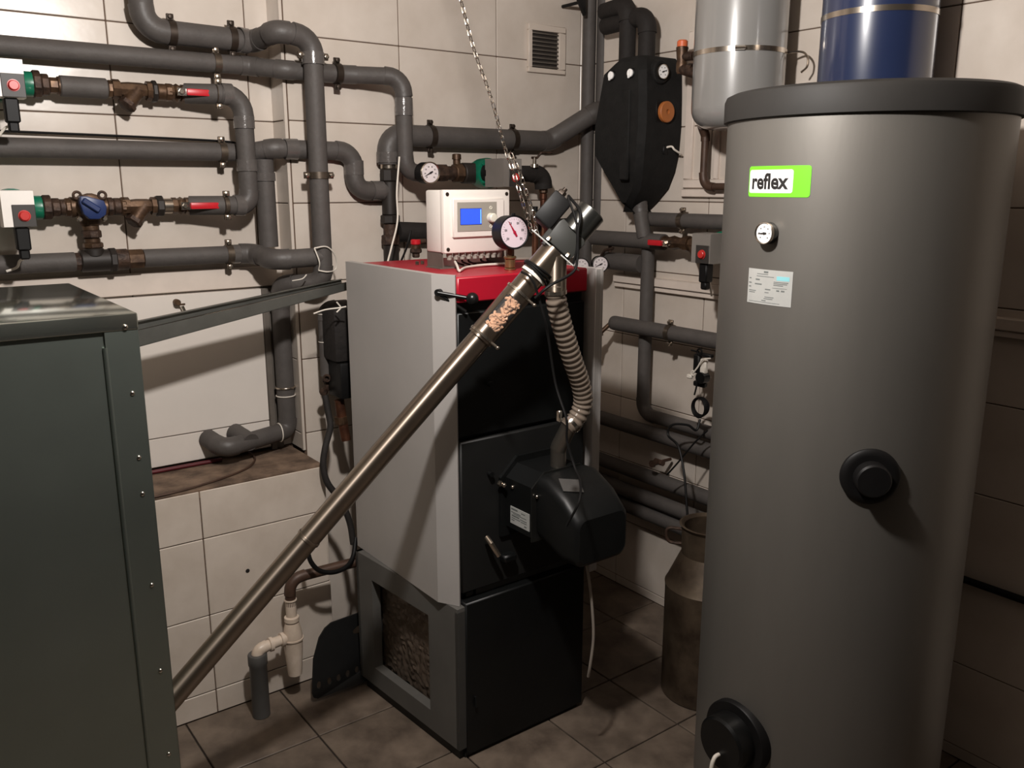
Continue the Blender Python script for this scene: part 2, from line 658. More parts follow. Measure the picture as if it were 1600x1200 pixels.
def mid(a, b, t):
    return V(a) + (V(b) - V(a)) * t


def chain_fit(t, a, b, spec):
    """a row of fittings along a-b: (from, to, radius, sides, name, material) with 0..1 along"""
    a, b = V(a), V(b)
    d = b - a
    L = d.length
    for s0, s1, r, n, nm, mt in spec:
        l = (s1 - s0) * L
        ch = min(0.003, l * 0.2)
        M().lathe([(0, r - ch), (ch, r), (l - ch, r), (l, r - ch)], a + d * s0, d, n if n else 20, rot=0.3).build(nm, mt, t)


def ball_valve(label, a, b, out, r, handle=True, hside=1, group=None, hcol='red_plastic', name='ball_valve', hlen=0.085, hup=0.0):
    """ball valve lying between a and b, its lever on the side 'out'"""
    a, b, out = V(a), V(b), V(out)
    d = (b - a).normalized()
    L = (b - a).length
    up = d.cross(out).normalized()
    t = thing(name, label, 'valve', a, group)
    M().lathe([(0, r), (0.014, r), (0.0141, r * 0.82), (L * 0.3, r * 0.86), (L * 0.5, r * 1.08), (L * 0.7, r * 0.86), (L - 0.0141, r * 0.82), (L - 0.014, r), (L, r)], a, d, 8).build('valve_body', 'old_brass', t)
    c = mid(a, b, 0.5)
    M().lathe([(0, 0.009), (r + 0.018, 0.009)], c, out, 14).build('valve_stem', 'nickel', t)
    h = M()
    e = c + out * (r + 0.020)
    h.box(e + d * hside * 0.002, (0.026, 0.022, 0.006), 0.001, (d, up, out))
    hb = h.build('valve_handle', 'zinc_bright', t)
    h = M()
    h.box(e + d * hside * (0.014 + hlen / 2) + out * 0.006 + up * hup, (hlen, 0.019, 0.010), 0.003, (d, up, out), 2)
    h.build('lever_sleeve', hcol, hb)
    M().bolt(e + out * 0.003, out, 0.008, 0.006).build('handle_nut', 'nickel', hb)
    return t


def strainer(label, a, b, drop, r, group=None):
    """Y strainer between a and b with its branch pointing along 'drop'"""
    a, b = V(a), V(b)
    d = (b - a).normalized()
    L = (b - a).length
    t = thing('strainer', label, 'strainer', a, group)
    M().lathe([(0, r), (0.02, r), (0.0202, r * 0.72), (L * 0.4, r * 0.8), (L * 0.7, r * 0.8), (L - 0.0202, r * 0.72), (L - 0.02, r), (L, r)], a, d, 8).build('strainer_body', 'old_brass', t)
    s = mid(a, b, 0.62)
    dr = V(drop).normalized()
    M().tube([s, s + dr * 0.052], r * 0.78, 16).build('strainer_branch', 'old_brass', t)
    M().lathe([(0.048, r * 0.66), (0.05, r * 0.92), (0.062, r * 0.92), (0.066, r * 0.7)], s, dr, 6).build('strainer_cap', 'rust_iron', t)
    return t


def pump(label, c, axis, out, half=0.085, box='pump_white', bw=0.077, bh=0.093, plate=(0.011, -0.0175, 0.053, 0.056), motor=0.125, group='heating pumps', cable=None, conn=True, up=Z_):
    """wet-rotor pump: cast body in the pipe, ring, square control box facing out"""
    c, axis, out, up = V(c), V(axis).normalized(), V(out).normalized(), V(up)
    if up.cross(out).dot(axis) < 0: ax = -axis
    else: ax = axis
    t = thing('circulation_pump', label, 'pump', c, group)
    g = M()
    g.tube([c - axis * half, c + axis * half], 0.023, 18)
    for s in (-1, 1):
        g.lathe([(0, 0.030), (0.003, 0.032), (0.026, 0.032), (0.028, 0.030)], c + axis * (s * half if s < 0 else half - 0.028), axis, 20)
    g.lathe([(-0.045, 0.02), (-0.042, 0.04), (-0.01, 0.05), (0.03, 0.052), (0.045, 0.05)], c, out, 26)
    g.build('pump_body', 'pump_green', t)
    for i in range(4):
        a = PI / 4 + i * PI / 2
        M().bolt(c + (axis * math.cos(a) + up * math.sin(a)) * 0.043 + out * 0.045, out, 0.006, 0.008).build('body_bolt', 'pump_green', t)
    M().lathe([(0.045, 0.040), (0.075, 0.040)], c, out, 26).build('motor_ring', 'black_plastic', t)
    # control box, slightly narrower at its face
    f = c + out * motor
    bk = c + out * 0.07
    def rect(o, w_, h_):
        return [o - ax * w_ / 2 - up * h_ / 2, o + ax * w_ / 2 - up * h_ / 2, o + ax * w_ / 2 + up * h_ / 2, o - ax * w_ / 2 + up * h_ / 2]
    g = M()
    g.loft([rect(bk, bw, bh), rect(f - out * 0.012, bw, bh), rect(f, bw * 0.97, bh * 0.97)])
    hb = g.build('control_box', box, t, ang=25)
    px, pz, pw, ph = plate
    pc = f + ax * px + up * pz
    M().box(pc + out * 0.001, (pw, ph, 0.003), 0.001, (ax, up, out)).build('face_plate', 'pump_plate', hb)
    M().lathe([(0, 0.0145), (0.002, 0.0145), (0.0021, 0.0125), (0.008, 0.0118), (0.0095, 0.010)], pc + out * 0.002, out, 20).build('control_knob', 'red_knob', hb)
    if conn:
        g = M()
        q = f - out * 0.025 - up * (bh / 2) + ax * 0.004
        g.box(q - up * 0.030, (0.033, 0.034, 0.060), 0.004, (ax, out, up))
        g.box(q - up * 0.070, (0.024, 0.024, 0.026), 0.004, (ax, out, up))
        g.build('power_plug', 'black_plastic', t)
        if cable:
            M().tube(spline([q - up * 0.08] + [V(p) for p in cable]), 0.0035, 8).build('power_cable', 'white_cable', t)
    return t


def gauge(t_or_label, c, nrm, R, depth=0.03, ang=200, case='black_plastic', rim=None, face='dial_white', needle='ink', nums=8, name='thermometer', cat='thermometer', up=Z_, group=None, sweep=270):
    """round dial: case, face, ticks and figures, needle"""
    c, nrm = V(c), V(nrm).normalized()
    x, y, z = basis(nrm, up)
    t = thing(name, t_or_label, cat, c, group) if isinstance(t_or_label, str) else t_or_label
    M().lathe([(-depth, R * 0.9), (-depth + 0.003, R), (0, R), (0.004, R), (0.0045, R * 0.95), (0.0015, R * 0.88)], c, nrm, 36).build('gauge_case', case, t)
    if rim:
        M().lathe([(-0.002, R), (-0.0015, R * 1.03), (0.0045, R * 1.03), (0.0055, R * 0.97), (0.003, R * 0.90)], c, nrm, 36, caps=False).build('gauge_rim', rim, t)
    fc = M().lathe([(0.0016, R * 0.9), (0.0022, R * 0.89)], c, nrm, 36).build('gauge_face', face, t)
    m = M()
    f = c + nrm * 0.0025
    nt = 24
    for i in range(nt + 1):
        a = math.radians(90 + sweep / 2 - sweep * i / nt)
        d = x * math.cos(a) + y * math.sin(a)
        l = R * (0.10 if i % 3 == 0 else 0.05)
        q = V(z).cross(d)
        m.box(f + d * (R * 0.80 - l / 2), (l, R * 0.016, 0.0003), 0, (d, q, z))
    for i in range(nums):
        a = math.radians(90 + sweep / 2 - sweep * i / (nums - 1))
        d = x * math.cos(a) + y * math.sin(a)
        g = f + d * R * 0.58
        m.box(g - x * R * 0.045, (R * 0.05, R * 0.15, 0.0003), 0, (x, y, z))
        m.box(g + x * R * 0.045, (R * 0.05, R * 0.13, 0.0003), 0, (x, y, z))
    m.build('dial_marks', 'ink', fc)
    a = math.radians(ang)
    d = x * math.cos(a) + y * math.sin(a)
    q = z.cross(d)
    m = M()
    o = f + nrm * 0.0012
    m.prism([(-0.28 * R, -0.055 * R), (-0.12 * R, -0.075 * R), (0.1 * R, -0.06 * R), (0.74 * R, -0.008 * R), (0.74 * R, 0.008 * R), (0.1 * R, 0.06 * R), (-0.12 * R, 0.075 * R), (-0.28 * R, 0.055 * R)], o, (d, q, z), 0.0006)
    m.lathe([(0, R * 0.10), (0.0016, R * 0.09)], o, nrm, 14)
    m.build('needle', needle, t)
    return t
# ------------------------------------------------------------------ pipes in the niche and on the back wall
NW = Y_      # towards the wall
RN = 0.0265  # insulated pipe in the niche
YC = 2.686   # axis of the niche pipes

# run 1: from the ceiling, along the niche top, out on to the wall and straight down
v1 = at(490, 110, Y=2.555)
z1 = at(470, 55, Y=2.555).z
xj = 1.04
a0 = at(224, 46, Y=YC); a1 = at(385, 57, Y=YC)
zt = a0.z
low = at(507, 437, Y=2.555)
r1 = 0.0275
t = thing('insulated_pipe', 'grey insulated pipe dropping from the ceiling, bending right along the niche top and then down', 'pipe', (v1.x, 2.555, low.z), 'grey insulated heating pipes')
add_pipe(t, [(a0.x, YC, CEIL), (a0.x, YC, zt), (a1.x, YC, zt - 0.004)], RN + 0.006, [0.055])
j0 = V((a1.x, YC, zt - 0.004)); j1 = at(432, 50, Y=2.555)
add_pipe(t, [j0 - X_ * 0.012, j0 + X_ * 0.02, (j1.x, 2.555, zt + 0.012), (v1.x, 2.555, zt + 0.005), (v1.x, 2.555, low.z + 0.05)], r1 + 0.002, [0.03, 0.03, 0.055], grow=1.1)
tape(t, (v1.x, 2.555, z1 - 0.08), (v1.x, 2.555, z1 - 0.045), r1 + 0.0035)
tape(t, mid(j0, j1, 0.05) - X_ * 0.03, j0, r1 + 0.006)
for px in (267, 361):
    q = at(px, 50, Y=YC)
    clamp(t, (q.x, YC, zt - 0.002), X_, Z_, RN + 0.006, NW, YN - YC - RN, 'clamp_dark')
for py in (88, 274):
    clamp(t, (v1.x, 2.555, at(495, py, Y=2.555).z), Z_, X_, r1 + 0.002, NW, YA - 2.555 - r1)

# run 2: long pipe below, jogging out over the niche edge, down at the right into the pump line
b0 = at(-60, 75, Y=YC); b1 = at(372, 105, Y=YC)
z2 = at(200, 87.5, Y=YC).z
d0 = at(632, 200, Y=2.545)
zg = at(660, 270, Y=2.545).z
YD = 2.545
YD1 = 2.612
t = thing('insulated_pipe', 'long grey insulated pipe level under the niche top, turning down left of the vent', 'pipe', (d0.x, YD, zg), 'grey insulated heating pipes')
add_pipe(t, [(b0.x, YC, z2), (b1.x, YC, z2)], RN, 0.05)
k1 = at(430, 106, Y=YD1)
z2b = at(560, 114, Y=YD).z
add_pipe(t, [(b1.x - 0.02, YC, z2), (b1.x + 0.035, YC, z2), (k1.x + 0.03, YD1, z2b), (k1.x + 0.2, YD1, z2b), (d0.x, YD, z2b), (d0.x, YD, zg), (at(668, 271, Y=YD).x, YD, zg)], 0.0262, [0.04, 0.04, 0.3, 0.05, 0.05], grow=1.08)
tape(t, (d0.x, YD, z2b - 0.12), (d0.x, YD, z2b - 0.065), 0.0262)
q = at(527, 113, Y=2.60)
clamp(t, (q.x, 2.602, z2b), X_, Z_, 0.0285, NW, YA - 2.602 - 0.0285, 'clamp_dark')
q = at(338, 103, Y=YC)
clamp(t, (q.x, YC, z2), X_, Z_, RN, NW, YN - YC - RN)

# rows 3 and 5 (the two pump lines) and the S pipe that joins their right ends
YS = 2.636
zp3 = at(300, 147, Y=YC).z
zp5 = at(310, 321, Y=YC).z
s0 = at(382, 200, Y=YS)
z4 = at(200, 234.5, Y=2.69).z
rS = 0.0275
t = thing('insulated_pipe', 'grey insulated pipe bent like a bracket, joining the two pump lines at their right ends', 'pipe', (s0.x, YS, zp5), 'grey insulated heating pipes')
e3 = at(338, 152, Y=YS).x
add_pipe(t, [(e3, YS, zp3), (s0.x, YS, zp3), (s0.x, YS, zp5), (e3 + 0.01, YS, zp5)], rS, [0.055, 0.06], grow=1.08)
for z in (zp3 - 0.095, zp5 + 0.1):
    tape(t, (s0.x, YS, z), (s0.x, YS, z + 0.035), rS + 0.0005)
tape(t, (e3 + 0.015, YS, zp3), (e3 + 0.045, YS, zp3), rS + 0.001)
tape(t, (e3 + 0.03, YS, zp5), (e3 + 0.06, YS, zp5), rS + 0.001)
for z in (zp3, zp5):
    clamp(t, (e3 + 0.008, YS, z), X_, Z_, rS - 0.004, NW, YN - YS - rS)

# run 4: level pipe behind the S pipe, out to the wall pipe, elbow down to the riser
c0 = at(-60, 232, Y=2.69); c1 = at(368, 240, Y=2.69)
t = thing('insulated_pipe', 'grey insulated pipe between the two pump lines, ending in a double bend to the riser', 'pipe', (c1.x, 2.69, z4), 'grey insulated heating pipes')
add_pipe(t, [(c0.x, 2.69, z4), (c1.x + 0.03, 2.69, z4)], RN, 0.05)
Y4 = 2.612
e0 = at(415, 234, Y=2.65); e1 = at(553, 262, Y=Y4); z4b = at(560, 298, Y=Y4).z
z4r = at(520, 236, Y=Y4).z
e2 = at(604, 299, Y=Y4)
add_pipe(t, [(c1.x + 0.01, 2.69, z4), (c1.x + 0.04, 2.682, z4), (e0.x + 0.02, 2.635, z4r + 0.004), (e1.x, Y4, z4r), (e1.x, Y4, z4b), (e2.x, Y4, z4b)], 0.0285, [0.04, 0.04, 0.05, 0.045], grow=1.08)
tape(t, (e0.x + 0.05, Y4 + 0.013, z4r + 0.003), (e0.x + 0.09, Y4 + 0.010, z4r + 0.003), 0.029)
tape(t, (e1.x, Y4, z4b + 0.05), (e1.x, Y4, z4b + 0.095), 0.029)
tape(t, (e1.x + 0.06, Y4, z4b), (e1.x + 0.1, Y4, z4b), 0.029)
q = at(347, 240, Y=2.69)
clamp(t, (q.x, 2.69, z4), X_, Z_, RN, NW, YN - 2.69 - RN)
# drop from run 4 to run 6
V2x = at(417, 330, Y=2.66).x
z6 = at(260, 402, Y=YC).z
add_pipe(t, [(V2x, 2.66, z4 - 0.02), (V2x, 2.66, z6 + 0.02)], 0.029, 0.05)
tape(t, (V2x, 2.66, z4 - 0.085), (V2x, 2.66, z4 - 0.06), 0.0298)

# run 6: lowest level pipe, to the foot of run 1, then the pipe under it and the drop past the white board
f0 = at(-60, 414, Y=YC); f1 = at(117, 410, Y=YC); f2 = at(224, 407, Y=YC); f3 = at(385, 402, Y=YC)
t = thing('insulated_pipe', 'lowest level grey insulated pipe, broken by a black tee and brass union', 'pipe', (f3.x, YC, z6), 'grey insulated heating pipes')
add_pipe(t, [(f0.x, YC, z6), (f1.x, YC, z6)], RN, 0.05)
add_pipe(t, [(f2.x, YC, z6), (f3.x, YC, z6)], RN, 0.05)
z6r = at(470, 402, Y=2.57).z
add_pipe(t, [(f3.x - 0.01, YC, z6), (f3.x + 0.02, YC, z6), (at(430, 410, Y=2.57).x, 2.575, z6r - 0.005), (v1.x - 0.0, 2.555, z6r)], 0.029, [0.05, 0.05], grow=1.1)
tape(t, (f3.x - 0.045, YC, z6), (f3.x - 0.012, YC, z6), 0.0268)
q = at(358, 402, Y=YC)
clamp(t, (q.x, YC, z6), X_, Z_, RN, NW, YN - YC - RN)
chain_fit(t, (f1.x - 0.005, YC, z6), (f2.x, YC, z6), [(0, 0.14, 0.026, 8, 'pipe_union', 'rust_iron'), (0.1, 0.52, 0.031, 0, 'tee', 'black_iron'), (0.5, 0.6, 0.036, 8, 'union_nut', 'black_iron'), (0.58, 0.78, 0.03, 0, 'union_sleeve', 'rust_iron'), (0.76, 1.0, 0.029, 8, 'union_nut', 'old_brass')])
# foot of run 1
r3 = 0.0275
V3 = at(443, 560, Y=2.69)
g0 = at(497, 442, Y=2.555); zb = at(400, 690, Y=2.62).z
zf = at(470, 443, Y=2.57).z
t = thing('insulated_pipe', 'grey insulated pipe bending left below the wall pipe and dropping beside the white board', 'pipe', (V3.x, V3.y, zb), 'grey insulated heating pipes')
add_pipe(t, [(v1.x, 2.555, low.z + 0.055), (v1.x, 2.555, zf), (V3.x - 0.01, 2.64, zf - 0.006), (V3.x, 2.69, zf - 0.06), (V3.x, 2.69, zb), (at(350, 695, Y=2.62).x, 2.62, zb - 0.005), (at(332, 680, Y=2.66).x, 2.715, zb + 0.012)], 0.029, [0.045, 0.04, 0.04, 0.03, 0.03], grow=1.06)
add_pipe(t, [(at(392, 690, Y=2.62).x, 2.62, zb), (at(372, 672, Y=2.68).x, 2.715, zb + 0.016)], 0.029, 0.02)
M().ring((V3.x, 2.69, at(443, 605, Y=2.69).z), Z_, 0.0305, 0.0035).build('hose_band', 'nickel', t)
M().ring((V3.x, 2.69, at(443, 618, Y=2.69).z), Z_, 0.0305, 0.002).build('cable_tie', 'white_cable', t)
M().ring((V3.x - 0.035, 2.675, zb), X_, 0.0305, 0.002).build('cable_tie', 'white_cable', t)
m = M(); q = V((V3.x + 0.035, 2.67, at(450, 601, Y=2.69).z))
m.lathe([(0, 0.006), (0.022, 0.006)], q, X_, 8); m.box(q + X_ * 0.014, (0.004, 0.004, 0.05), 0.001)
m.build('band_screw', 'nickel', t)
# white cord tied round the elbow of the wall pipe
e = V((v1.x, 2.555, z6r))
m = M().tube(spline([e + V((-0.04, -0.03, 0.03)), e + V((-0.03, -0.04, -0.012)), e + V((-0.025, -0.02, -0.04)), ], 6), 0.0022, 6)
m.tube(spline([e + V((-0.04, -0.03, 0.03)), e + V((0.0, -0.036, 0.032)), e + V((0.034, -0.022, 0.0)), e + V((0.038, -0.01, -0.04)), e + V((0.0, -0.036, -0.045)), e + V((-0.028, -0.026, -0.04))], 6), 0.0022, 6)
m.tube(spline([e + V((-0.11, -0.012, -0.068)), e + V((-0.085, -0.03, -0.062)), e + V((-0.07, -0.03, -0.05))], 6), 0.0018, 6)
tag(m.build('tied_cord', 'white_cable'), 'thin white cord tied round the elbow at the foot of the wall pipe', 'cord')

# thin black cable lying on run 4
m = M().tube(spline([at(-40, 203, Y=2.725), at(80, 208, Y=2.725), at(220, 214, Y=2.725), at(350, 221, Y=2.725), at(372, 226, Y=2.72)]), 0.0035, 8)
tag(m.build('wall_cable', 'black_cable'), 'thin black cable stretched along the wall above the middle niche pipe', 'cable')

# ------------------------------------------------------------------ pump line, upper (row 3) and lower (row 5)
YL = 2.682
def X(px, py=150, Y=None):
    return at(px, py, Y=Y or YL).x
OUT = -Y_
# upper
c = V((at(11, 118, Y=2.557).x, YL, zp3))
pump('white-boxed circulation pump with a red knob at the left edge, on the upper line', c - X_ * 0.0, X_, OUT, half=X(51, 132) - c.x, cable=[at(8, 200, Y=2.60), at(-20, 240, Y=2.63)])
t = thing('pipe_fittings', 'rusty union nut and grey foam sleeve between the upper left pump and its strainer', 'fittings', (X(50), YL, zp3), 'runs of old fittings')
chain_fit(t, (X(50, 135), YL, zp3), (X(176, 147), YL, zp3), [(0, 0.1, 0.037, 8, 'flange_nut', 'rust_iron'), (0.1, 0.2, 0.029, 8, 'union_nut', 'rust_iron'), (0.2, 0.32, 0.021, 8, 'nipple', 'old_brass'), (0.3, 0.36, 0.024, 0, 'nipple', 'old_brass'), (0.33, 0.93, 0.0275, 0, 'foam_sleeve', 'foam'), (0.93, 1.0, 0.024, 8, 'nipple', 'old_brass')])
strainer('brown brass strainer with slanting branch on the upper pump line', (X(175, 145), YL, zp3), (X(240, 148), YL, zp3), (-0.62, -0.25, -0.72), 0.027, 'brass Y strainers')
t = thing('pipe_fittings', 'short brass nipple and ring between the upper strainer and red lever valve', 'fittings', (X(240), YL, zp3), 'runs of old fittings')
chain_fit(t, (X(236, 145), YL, zp3), (X(268, 148), YL, zp3), [(0, 0.25, 0.031, 8, 'union_nut', 'black_iron'), (0.25, 0.7, 0.023, 0, 'nipple', 'old_brass'), (0.65, 1.0, 0.025, 8, 'union_nut', 'old_brass')])
ball_valve('ball valve with a red lever on the upper pump line', (X(262, 148), YL, zp3), (X(290, 149), YL, zp3), OUT, 0.024, hlen=0.102, group='red lever ball valves')
t = pipe('insulated_pipe', 'short grey foam length behind the red lever of the upper pump line', [(X(289, 149), YL, zp3), (e3 + 0.01, YS + 0.006, zp3)], 0.0285, 0.02, 'grey insulated heating pipes')
# lower
c = V((at(28, 318, Y=2.557).x, YL, zp5))
pump('white-boxed circulation pump with a red knob at the left edge, on the lower line', c, X_, OUT, half=X(65, 320) - c.x, cable=[at(31, 408, Y=2.61), at(26, 418, Y=2.645), at(10, 424, Y=2.65)])
t = thing('pipe_fittings', 'rusty flange nut and nipples between the lower pump and the blue mixing valve', 'fittings', (X(66, 320), YL, zp5), 'runs of old fittings')
chain_fit(t, (X(65, 320), YL, zp5), (X(118, 322), YL, zp5), [(0, 0.26, 0.035, 8, 'flange_nut', 'rust_iron'), (0.26, 0.52, 0.026, 8, 'union_nut', 'rust_iron'), (0.5, 0.7, 0.022, 0, 'nipple', 'rust_iron'), (0.66, 0.84, 0.026, 8, 'union_nut', 'old_brass'), (0.8, 1.0, 0.028, 0, 'nipple', 'old_brass')])
# mixing valve with blue head
mv = V((X(138, 322), YL, zp5))
t = thing('mixing_valve', 'three-way mixing valve with a blue head between the lower pump and strainer', 'valve', mv)
m = M(); m.lathe([(-0.042, 0.026), (-0.03, 0.026), (-0.02, 0.034), (0.02, 0.034), (0.03, 0.026), (0.046, 0.026)], mv, X_, 18)
m.lathe([(0, 0.036), (0.030, 0.038), (0.035, 0.03)], mv, OUT, 18)
m.lathe([(0, 0.030), (0.05, 0.026)], mv, -Z_, 18)
m.build('valve_body', 'old_brass', t)
for sx, sz in ((-1, 1), (1, 1), (-1, -1), (1, -1)):
    q = mv + V((sx * 0.032, -0.032, sz * 0.032))
    if sz > 0:
        M().ring(q, OUT, 0.0095, 0.0038, 16, 8).build('screw_eye', 'rust_iron', t)
    else:
        M().lathe([(0, 0.008), (0.006, 0.0075), (0.008, 0.005)], q, OUT, 12).build('valve_screw', 'nickel', t)
m = M()
pl = [(-0.034, 0.012), (-0.03, 0.03), (-0.012, 0.030), (0.006, 0.024), (0.028, 0.018), (0.034, 0.0), (0.030, -0.020), (0.012, -0.032), (-0.012, -0.032), (-0.026, -0.018)]
m.prism(pl, mv + V((0, -0.036, 0)), (X_, Z_, OUT), 0.03, 0.003)
h = m.build('valve_head', 'blue_plastic', t)
M().box(mv + V((-0.006, -0.070, 0.006)), (0.05, 0.012, 0.016), 0.003, ((X_ * 0.8 - Z_ * 0.6).normalized(), OUT, (Z_ * 0.8 + X_ * 0.6).normalized())).build('head_grip', 'blue_plastic', h)
q = mv - Z_ * 0.048
chain_fit(t, q, (mv.x + 0.002, YL, z6 + 0.012), [(0, 0.2, 0.022, 0, 'nipple', 'old_brass'), (0.18, 0.42, 0.026, 8, 'union_nut', 'rust_iron'), (0.42, 0.58, 0.021, 0, 'nipple', 'old_brass'), (0.56, 0.74, 0.027, 8, 'union_nut', 'old_brass'), (0.74, 1.0, 0.027, 0, 'tee_branch', 'black_iron')])
t = thing('pipe_fittings', 'brass nipples between the blue mixing valve and the lower strainer', 'fittings', (X(158, 322), YL, zp5), 'runs of old fittings')
chain_fit(t, (X(156, 322), YL, zp5), (X(196, 323), YL, zp5), [(0, 0.3, 0.023, 0, 'nipple', 'old_brass'), (0.25, 0.5, 0.027, 8, 'union_nut', 'rust_iron'), (0.5, 0.8, 0.024, 0, 'nipple', 'rust_iron'), (0.78, 1.0, 0.027, 8, 'union_nut', 'old_brass')])
strainer('brown brass strainer with slanting branch on the lower pump line', (X(190, 323), YL, zp5), (X(247, 324), YL, zp5), (-0.62, -0.25, -0.72), 0.026, 'brass Y strainers')
t = thing('pipe_fittings', 'black ring nut and steel nipple between the lower strainer and red lever valve', 'fittings', (X(246, 323), YL, zp5), 'runs of old fittings')
chain_fit(t, (X(243, 323), YL, zp5), (X(274, 323), YL, zp5), [(0, 0.36, 0.031, 8, 'union_nut', 'black_iron'), (0.34, 1.0, 0.022, 0, 'nipple', 'nickel')])
ball_valve('ball valve with a red lever on the lower pump line', (X(268, 323), YL, zp5), (X(296, 323), YL, zp5), OUT, 0.024, hlen=0.102, group='red lever ball valves')
t = pipe('insulated_pipe', 'short grey foam length behind the red lever of the lower pump line', [(X(296, 323), YL, zp5), (e3 + 0.02, YS + 0.006, zp5)], 0.0285, 0.02, 'grey insulated heating pipes')

# ------------------------------------------------------------------ middle: thick pipe, black riser, pump line behind the controller
YM = 2.607
zm = at(740, 216, Y=YM).z
m0 = at(607, 250, Y=YM); m1 = at(858, 222, Y=YM); m2 = at(905, 172, Y=YM)
t = thing('insulated_pipe', 'thick grey insulated pipe from the rusty riser, passing under the vent, kinked at the corner', 'pipe', m0, 'grey insulated heating pipes')
zs = at(607, 257, Y=YM).z
add_pipe(t, [(m0.x, YM, zs), (m0.x, YM, zm), (m1.x, YM, zm), (m2.x, 2.515, at(905, 174, Y=2.53).z), (m2.x + 0.2, 2.50, at(905, 174, Y=2.53).z + 0.02)], 0.0355, [0.055, 0.05, 0.05], grow=1.05)
tape(t, (m0.x, YM, zs + 0.005), (m0.x, YM, zs + 0.04), 0.0365)
for px in (672, 800):
    q = at(px, 217, Y=YM)
    clamp(t, (q.x, YM, zm), X_, Z_, 0.0355, NW, YA - YM - 0.036, 'clamp_dark')
# riser
zb0 = 1.38
t = thing('riser_pipe', 'rusty dark riser of threaded fittings standing behind the boiler top', 'pipe', (m0.x, YM, zb0), None)
chain_fit(t, (m0.x, YM, zs + 0.012), (m0.x, YM, zb0 - 0.25), [(0, 0.05, 0.027, 0, 'sleeve', 'nickel'), (0.05, 0.12, 0.03, 8, 'union_nut', 'black_iron'), (0.12, 0.32, 0.026, 0, 'tee', 'black_iron'), (0.32, 0.37, 0.033, 8, 'union_nut', 'black_iron'), (0.37, 0.46, 0.024, 0, 'nipple', 'rust_iron'), (0.44, 0.5, 0.032, 8, 'union_nut', 'rust_iron'), (0.5, 0.62, 0.026, 0, 'sleeve', 'black_iron'), (0.6, 0.66, 0.031, 8, 'union_nut', 'rust_iron'), (0.66, 0.8, 0.025, 0, 'nipple', 'rust_iron'), (0.78, 0.84, 0.031, 8, 'union_nut', 'rust_iron'), (0.84, 1.0, 0.026, 0, 'nipple', 'rust_iron')])
# stub to the right behind the controller
t = pipe('insulated_pipe', 'stubby dark foam pipe from the riser to behind the white controller', [at(620, 362, Y=YM), at(690, 364, Y=YM)], 0.034, 0.02, 'grey insulated heating pipes', material='black_foam')
# pump line
zg2 = zg
gauge('round white thermometer with a dark case on the pump line above the controller', at(672, 270, Y=2.455), OUT, 0.034, 0.045, ang=207, case='black_plastic', rim='nickel')
M().tube([at(672, 270, Y=2.455) + Y_ * 0.02, V((at(672, 270, Y=2.455).x - 0.006, YD - 0.01, zg))], 0.012, 12).build('gauge_stem', 'old_brass', bpy.data.objects['thermometer'])
t = thing('pipe_fittings', 'dark brass pieces and an upright stub between the thermometer and the green pump', 'fittings', at(700, 271, Y=2.56), 'runs of old fittings')
ga, gb = at(666, 271, Y=YD), at(742, 271, Y=YD)
ga.z = gb.z = zg
chain_fit(t, ga, gb, [(0, 0.4, 0.029, 8, 'tee', 'rust_iron'), (0.38, 0.6, 0.023, 0, 'nipple', 'rust_iron'), (0.55, 0.72, 0.032, 8, 'union_nut', 'old_brass'), (0.72, 1.0, 0.035, 0, 'pump_union', 'black_iron')])
st = mid(ga, gb, 0.62)
M().lathe([(0.0, 0.013), (0.045, 0.013), (0.0452, 0.016), (0.062, 0.015), (0.064, 0.01)], st, Z_, 10).build('vent_stub', 'old_brass', t)
pc = at(754, 268, Y=YD); pc.z = zg
pump('green circulation pump with a grey box above the white controller', pc, X_, OUT, half=0.075, box='pump_grey', plate=(0.010, -0.016, 0.05, 0.056), conn=False, motor=0.175)
# valve and black elbow to the right, copper drop
va = at(800, 272, Y=YD); va.z = zg
vb = at(842, 272, Y=YD); vb.z = zg
t = thing('insulated_pipe', 'black foam bend right of the green pump with a bare copper drop below', 'pipe', vb, 'black foam pipes')
dx = at(849, 300, Y=YD).x
add_pipe(t, [va, (dx, YD, zg), (dx, YD, at(849, 292, Y=YD).z)], 0.029, [0.04], material='black_foam', elbow='black_foam', grow=1.12)
zc = at(845, 420, Y=YD).z
M().tube([(dx, YD, at(849, 290, Y=YD).z), (dx, YD, zc)], 0.012, 14).build('copper_pipe', 'copper', t)
chain_fit(t, (dx, YD, at(849, 292, Y=YD).z), (dx, YD, at(848, 312, Y=YD).z), [(0, 0.5, 0.017, 8, 'compression_nut', 'old_brass'), (0.5, 1, 0.0145, 0, 'sleeve', 'copper')])
t = thing('lever_valve', 'small steel valve with a bent lever right of the green pump', 'valve', at(835, 268, Y=YD))
lb = at(835, 268, Y=YD - 0.02); lb.z = zg + 0.022
m = M(); m.lathe([(0, 0.016), (0.012, 0.014), (0.0122, 0.007), (0.035, 0.007)], lb, Z_, 12)
m.build('valve_stem', 'nickel', t)
l0 = lb + Z_ * 0.034
m = M()
for a, b in ((l0 - X_ * 0.012, l0 + X_ * 0.012), (l0 + X_ * 0.012, l0 + V((0.028, -0.004, 0.018))), (l0 + V((0.028, -0.004, 0.018)), l0 + V((0.075, -0.006, 0.018)))):
    m.tube([a, b], 0.0045, 8)
m.build('lever', 'rust_iron', t)
